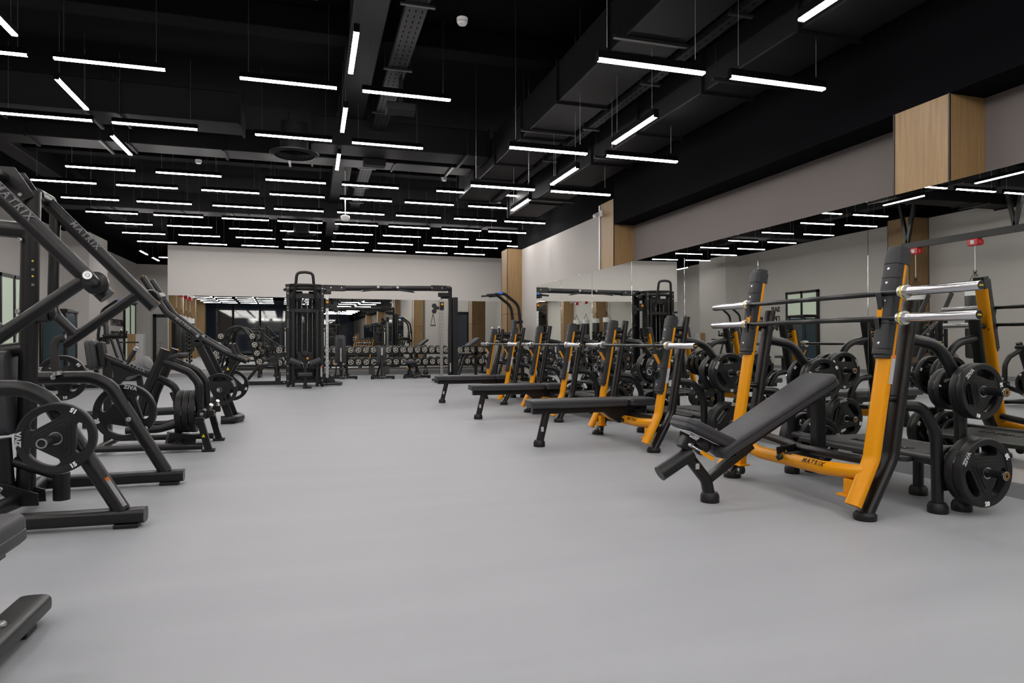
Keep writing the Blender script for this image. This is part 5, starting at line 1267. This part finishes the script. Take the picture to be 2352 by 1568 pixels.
# ------------------------------------------------------------------ arched rack of fixed barbells
t = thing('barbell_rack', 'black arched rack of fixed barbells left of the cable station', 'barbell rack', (-1.98, 20.0, 0))
for y in (0.0, 0.75):
    a = MB().tube([(-0.52, y, 0.27), (-0.33, y, 1.05), (-0.27, y, 1.38), (0.08, y, 1.47), (0.27, y, 1.2), (0.52, y, 0.27)], (0.035, 0.05), 14, [0.5, 0.22, 0.3, 0.5], ref=(0, 1, 0), n=8); a = part('arch', a, BLACK, t)
    for s in (-1, 1):
        for k in range(4):
            z = 1.17 - k * 0.236; x = (-0.375 - 0.06 * k) if s < 0 else (0.33 + 0.062 * k)
            h = MB(); h.prism([(x - 0.015, z - 0.06), (x + s * 0.075, z - 0.045), (x + s * 0.085, z - 0.0), (x + s * 0.03, z - 0.03), (x - 0.015, z - 0.03)] if s > 0 else [(x + 0.015, z - 0.06), (x + 0.015, z - 0.03), (x - 0.03, z - 0.03), (x - 0.085, z), (x - 0.075, z - 0.045)], y - 0.02, y + 0.02); part('hook', h, BLACK2, a)
bs = MB(); bs.bar((-0.62, 0.0, 0.25), (0.62, 0.0, 0.25), 0.07, 0.08); bs.bar((-0.62, 0.75, 0.25), (0.62, 0.75, 0.25), 0.07, 0.08)
for x in (-0.55, 0.55):
    bs.bar((x, -0.05, 0.04), (x, 0.8, 0.04), 0.08, 0.07); bs.bar((x, 0, 0.04), (x, 0, 0.25), 0.07, 0.07, ref=(0, 1, 0)); bs.bar((x, 0.75, 0.04), (x, 0.75, 0.25), 0.07, 0.07, ref=(0, 1, 0))
bs = part('base', bs, BLACK, t, bevel=0.006)
FB0 = None
for s in (-1, 1):
    for k in range(4):
        if FB0 is None:
            FB0 = thing('fixed_barbell', 'x', 'barbell', (0, 0, 0), 0, 'fixed barbells on the arched rack'); o = FB0
            part('shaft', MB().cyl((0, -0.42, 0), (0, 0.42, 0), 0.014, segs=14), CHROME, o)
            for d in (-1, 1):
                h = part('head', MB().lathe([(0.05, d * 0.42), (0.078, d * 0.425), (0.08, d * 0.435), (0.08, d * 0.53), (0.074, d * 0.54)], axis=(0, 1, 0), segs=26), RUBBER, o)
                y = d * 0.5405; e = MB().lathe([(0.056, y - d * 0.002), (0.068, y - d * 0.002), (0.068, y), (0.056, y)], axis=(0, 1, 0), segs=26, closed=True)
                e.box((-0.02, y - d * 0.001, 0), (0.014, 0.003, 0.09)); e.box((0.018, y - d * 0.001, 0.012), (0.03, 0.003, 0.011)); e.box((0.018, y - d * 0.001, -0.012), (0.03, 0.003, 0.011)); e.box((0.03, y - d * 0.001, 0), (0.01, 0.003, 0.034))
                part('end_marking', e, CREAM, h, smooth=False, label='cream ring and bar marking')
        else: o = dup(FB0)
        z = 1.17 - k * 0.236; x = (-0.375 - 0.06 * k - 0.05) if s < 0 else (0.33 + 0.062 * k + 0.05)
        o.location = (-1.98 + x, 20.375, z + 0.0); o.rotation_euler = (0, [0.3, -0.5, 0.8, -0.9][k] * s, 0)
        o['label'] = 'fixed black barbell, %s from the top on the %s side of the arched rack' % (ORD[k], 'left' if s < 0 else 'right')

# ------------------------------------------------------------------ pull-up and knee-raise towers
def knee_tower(label, loc, rz):
    t = thing('knee_raise_tower', label, 'pull-up tower', loc, rz, 'knee raise towers')
    for y in (-0.28, 0.28):
        a = MB().tube([(0.0, y, 0.05), (0.02, y, 1.2), (0.1, y, 1.82), (0.42, y, 2.06), (0.62, y, 2.04)], 0.034, 16, [0.6, 0.3, 0.1], n=8); a = part('arm', a, BLACK, t)
        h = MB().tube([(0.5, y, 2.055), (0.78, y, 2.03), (0.8, y * 0.75, 2.03), (0.52, y * 0.7, 2.05)], 0.018, 10, 0.05); h = part('grip_loop', h, GRIP, a)
        g = MB().lathe([(0.035, 0), (0.038, 0.008), (0.038, 0.09), (0.035, 0.1)], (0.46, y, 2.063), (1, 0, -0.08), 16); part('blue_grip', g, BLUE, a, label='blue grip sleeve')
        d = MB().cyl((0.05, y, 1.1), (0.55, y, 1.14), 0.03, segs=14); d.cyl((0.52, y, 1.14), (0.54, y, 1.32), 0.019, segs=12); d = part('dip_arm', d, BLACK, t)
        c = MB().cyl((0.54, y, 1.31), (0.543, y, 1.35), 0.022, segs=14); part('end_cap', c, WHITE, d)
        p = MB(); pad(p, (0.12, y, 1.14), (0.45, y, 1.17), 0.12, 0.12, 0.06, r=0.04); part('arm_pad', p, VINYL, t)
        l = MB().tube([(0.3, y, 1.12), (0.62, y, 0.06)], 0.032, 14); l.bar((-0.05, y, 0.04), (0.9, y, 0.04), 0.08, 0.07); part('leg', l, BLACK, t)
        g2 = MB().cyl((0.45, y, 1.0), (0.8, y, 1.0), 0.019, segs=12); g2.cyl((0.8, y, 1.0), (0.82, y, 1.0), 0.022, segs=12, mt=None); part('low_grip', g2, GRIP, t)
    bp = MB(); pad(bp, (0.12, 0, 0.95), (0.08, 0, 1.5), 0.26, 0.24, 0.07, up=(1, 0, 0.07), r=0.05); part('back_pad', bp, VINYL, t)
    c = MB()
    for z in (0.5, 1.05, 1.45): c.bar((0.02, -0.28, z), (0.02, 0.28, z), 0.06, 0.06)
    part('cross_member', c, BLACK, t, bevel=0.006)
    y_ = MB(); y_.bar((0.3, -0.3, 0.06), (0.3, 0.3, 0.06), 0.012, 0.01); part('yellow_strip', y_, ORANGE, t)
    return t
knee_tower('black knee raise tower with blue grips on the left, behind the machines', (-5.25, 19.6, 0), 0)
knee_tower('black knee raise tower with blue grips on the right, before the oak column', (4.42, 14.2, 0), PI)
# preacher curl bench
t = thing('preacher_bench', 'black preacher curl bench with sloped arm pad right of the cable station', 'bench', (4.25, 17.8, 0))
p = MB(); pad(p, (-0.17, 0, 0.86), (0.13, 0, 1.08), 0.6, 0.6, 0.07, up=(-0.3, 0, 1), r=0.05); part('arm_pad', p, VINYL, t)
f = MB(); f.bar((0.05, 0, 0.9), (0.05, 0, 0.05), 0.07, 0.07, ref=(0, 1, 0)); f.bar((-0.35, 0, 0.66), (0.1, 0, 0.7), 0.07, 0.07); f.tube([(-0.48, -0.15, 0.03), (-0.27, -0.15, 0.66)], 0.032, 12); f.tube([(-0.48, 0.2, 0.03), (-0.27, 0.2, 0.66)], 0.032, 12); f.bar((-0.5, -0.2, 0.03), (-0.5, 0.25, 0.03), 0.07, 0.05); f.bar((-0.1, -0.3, 0.03), (0.2, 0.3, 0.03), 0.07, 0.05); part('frame', f, BLACK, t)
s = MB(); pad(s, (-0.45, 0, 0.66), (-0.12, 0, 0.68), 0.3, 0.28, 0.06, r=0.05); part('seat_pad', s, VINYL, t)
r = MB().bar((-0.4, -0.28, 0.72), (-0.15, -0.28, 0.72), 0.02, 0.03); part('bar_rest', r, STEEL, t)
# selectorised tower with tinted shroud
t = thing('weight_stack_machine', 'tall black weight stack machine with tinted shroud beside the left glass door', 'gym machine', (-5.15, 16.3, 0))
f = MB()
for x in (-0.22, 0.22):
    for y in (-0.3, 0.3): f.box((x, y, 0.82), (0.07, 0.07, 1.64))
f.box((0, 0, 1.66), (0.54, 0.7, 0.08)); f.box((0, 0, 0.05), (0.54, 0.7, 0.1)); part('frame', f, BLACK, t, bevel=0.02)
for s, y in ((-1, -0.31), (1, 0.31)): part('shroud_panel', MB().box((0, y, 0.85), (0.38, 0.01, 1.5)), TEAL, t)
part('shroud_panel', MB().box((0.23, 0, 0.85), (0.01, 0.5, 1.5)), TEAL, t)
part('weight_stack', MB().box((0, 0, 0.45), (0.2, 0.3, 0.7)), BLACK2, t)
tx = MB().mesh(text_mesh('MATRIX', 0.1, 0.001, 0.001, 1.2), frame((0.237, -0.28, 1.0), (0, 0, 1), (0, -1, 0))); part('lettering', tx, SILVERP, t, smooth=False)
sp_ = MB(); pad(sp_, (0.5, 0, 0.45), (0.9, 0, 0.45), 0.3, 0.34, 0.07, r=0.06); part('seat_pad', sp_, VINYL, t)
f = MB(); f.bar((0.2, 0, 0.06), (1.2, 0, 0.06), 0.08, 0.08); f.bar((0.7, 0, 0.06), (0.7, 0, 0.45), 0.07, 0.07, ref=(0, 1, 0)); part('seat_frame', f, BLACK, t)

# ------------------------------------------------------------------ boxing bag rig near the left wall (seen in the mirrors)
t = thing('bag_rig', 'black overhead steel rig with red hoists along the left wall', 'bag rig', (-5.0, 10.2, 0))
b = MB(); b.bar((0, -3.2, 3.2), (0, 2.5, 3.2), 0.1, 0.14)
for y in (-2.9, -0.2, 2.35):
    for dy in (-0.28, 0.28): b.bar((0, y + dy, ZC), (0, y, 3.24), 0.07, 0.07, ref=(1, 0, 0))
part('beam', b, BLACK2, t)
for k, y in enumerate((2.13, 0.66, -0.8, -2.25)):
    h = MB().box((0.0, y, 3.05), (0.16, 0.24, 0.15)); h.box((0, y - 0.14, 3.04), (0.1, 0.06, 0.1)); h = part('hoist', h, RED, t, bevel=0.015, label='red hoist box')
    l = MB().box((0.081, y, 3.05), (0.002, 0.08, 0.08)); part('hoist_badge', l, WHITE, h, smooth=False)
    r = MB().cyl((0, y, 2.42), (0, y, 2.98), 0.008, segs=8); part('rope', r, WHITE, t)
for k, y in enumerate((2.13, 0.66, -0.8, -2.25)):
    q = thing('punching_bag', 'black punching bag with white top band, %s along the rig from its far end' % ORD[k], 'punching bag', (-5.0, 10.2 + y, 0), 0, 'punching bags')
    part('body', MB().lathe([(0.12, 0.55), (0.18, 0.57), (0.19, 0.62), (0.19, 1.9), (0.18, 1.93)], segs=28), LEATHER, q)
    part('band', MB().lathe([(0.191, 1.9), (0.193, 1.9), (0.193, 2.12), (0.18, 2.13), (0.05, 2.14)], segs=28), WHITE, q)
    c = MB()
    for a in (0.6, 2.2, 3.7, 5.3): c.cyl((0.16 * math.cos(a), 0.16 * math.sin(a), 2.12), (0, 0, 2.42), 0.006, segs=6)
    c.lathe([(0.025, -0.006), (0.035, -0.006), (0.035, 0.006), (0.025, 0.006)], (0, 0, 2.42), (1, 0, 0), 14, closed=True)
    part('strap', c, BLACK2, q)
# two upright dumbbell towers by the left wall
DT0 = None
for k, (x, y) in enumerate(((-4.97, 11.6), (-4.6, 11.5))):
    t = thing('dumbbell_tower', 'black upright dumbbell tower near the left wall, %s of two' % ('left' if k == 0 else 'right'), 'dumbbell rack', (x, y, 0), 0, 'dumbbell towers')
    f = MB(); f.bar((0, -0.06, 0.05), (0, -0.06, 1.45), 0.06, 0.06, ref=(0, 1, 0)); f.bar((0, 0.06, 0.05), (0, 0.06, 1.45), 0.06, 0.06, ref=(0, 1, 0)); f.box((0, 0, 0.03), (0.3, 0.44, 0.06)); part('frame', f, BLACK, t, bevel=0.006)
    for j in range(8):
        for s in (1,):
            z = 0.22 + j * 0.165
            part('hook', MB().box((0, s * 0.13, z - 0.05), (0.18, 0.09, 0.015)), BLACK2, t)
            if DT0 is None:
                DT0 = thing('dumbbell', 'x', 'dumbbell', (0, 0, 0), 0, 'small chrome-handled dumbbells on the towers'); o = DT0
                part('handle', MB().cyl((-0.07, 0, 0), (0.07, 0, 0), 0.016, segs=12), CHROME, o)
                for d in (-1, 1): part('head', MB().lathe([(0.045, d * 0.065), (0.052, d * 0.07), (0.052, d * 0.12), (0.045, d * 0.125)], axis=(1, 0, 0), segs=18), RUBBER, o)
            else: o = dup(DT0)
            o.location = (x, y + s * 0.14, z + 0.012); o['label'] = 'small dumbbell with chrome handle, %s from the bottom of the %s tower' % (ORD[j], 'left' if k == 0 else 'right')
# ------------------------------------------------------------------ machines behind the camera that show in the back mirrors
def by(name): return [o for o in bpy.data.objects if o.type == 'EMPTY' and o.name.split('.')[0] == name][0]
o = dup(by('lever_press'), (-1.6, -2.6, 0), None, 'black swept-arm press behind the camera, seen only in the back mirrors')
o = dup(by('pulldown_machine'), (-2.0, -5.2, 0), None, 'black pulldown machine behind the camera, seen only in the back mirrors')
o = dup(by('row_machine'), (-1.8, -0.6, 0), None, 'black row machine behind the camera, seen only in the back mirrors')
o = dup(STATION, (2.6, -8.5, 0), (0, 0, PI), 'black cable station behind the camera, seen only in the back mirrors')
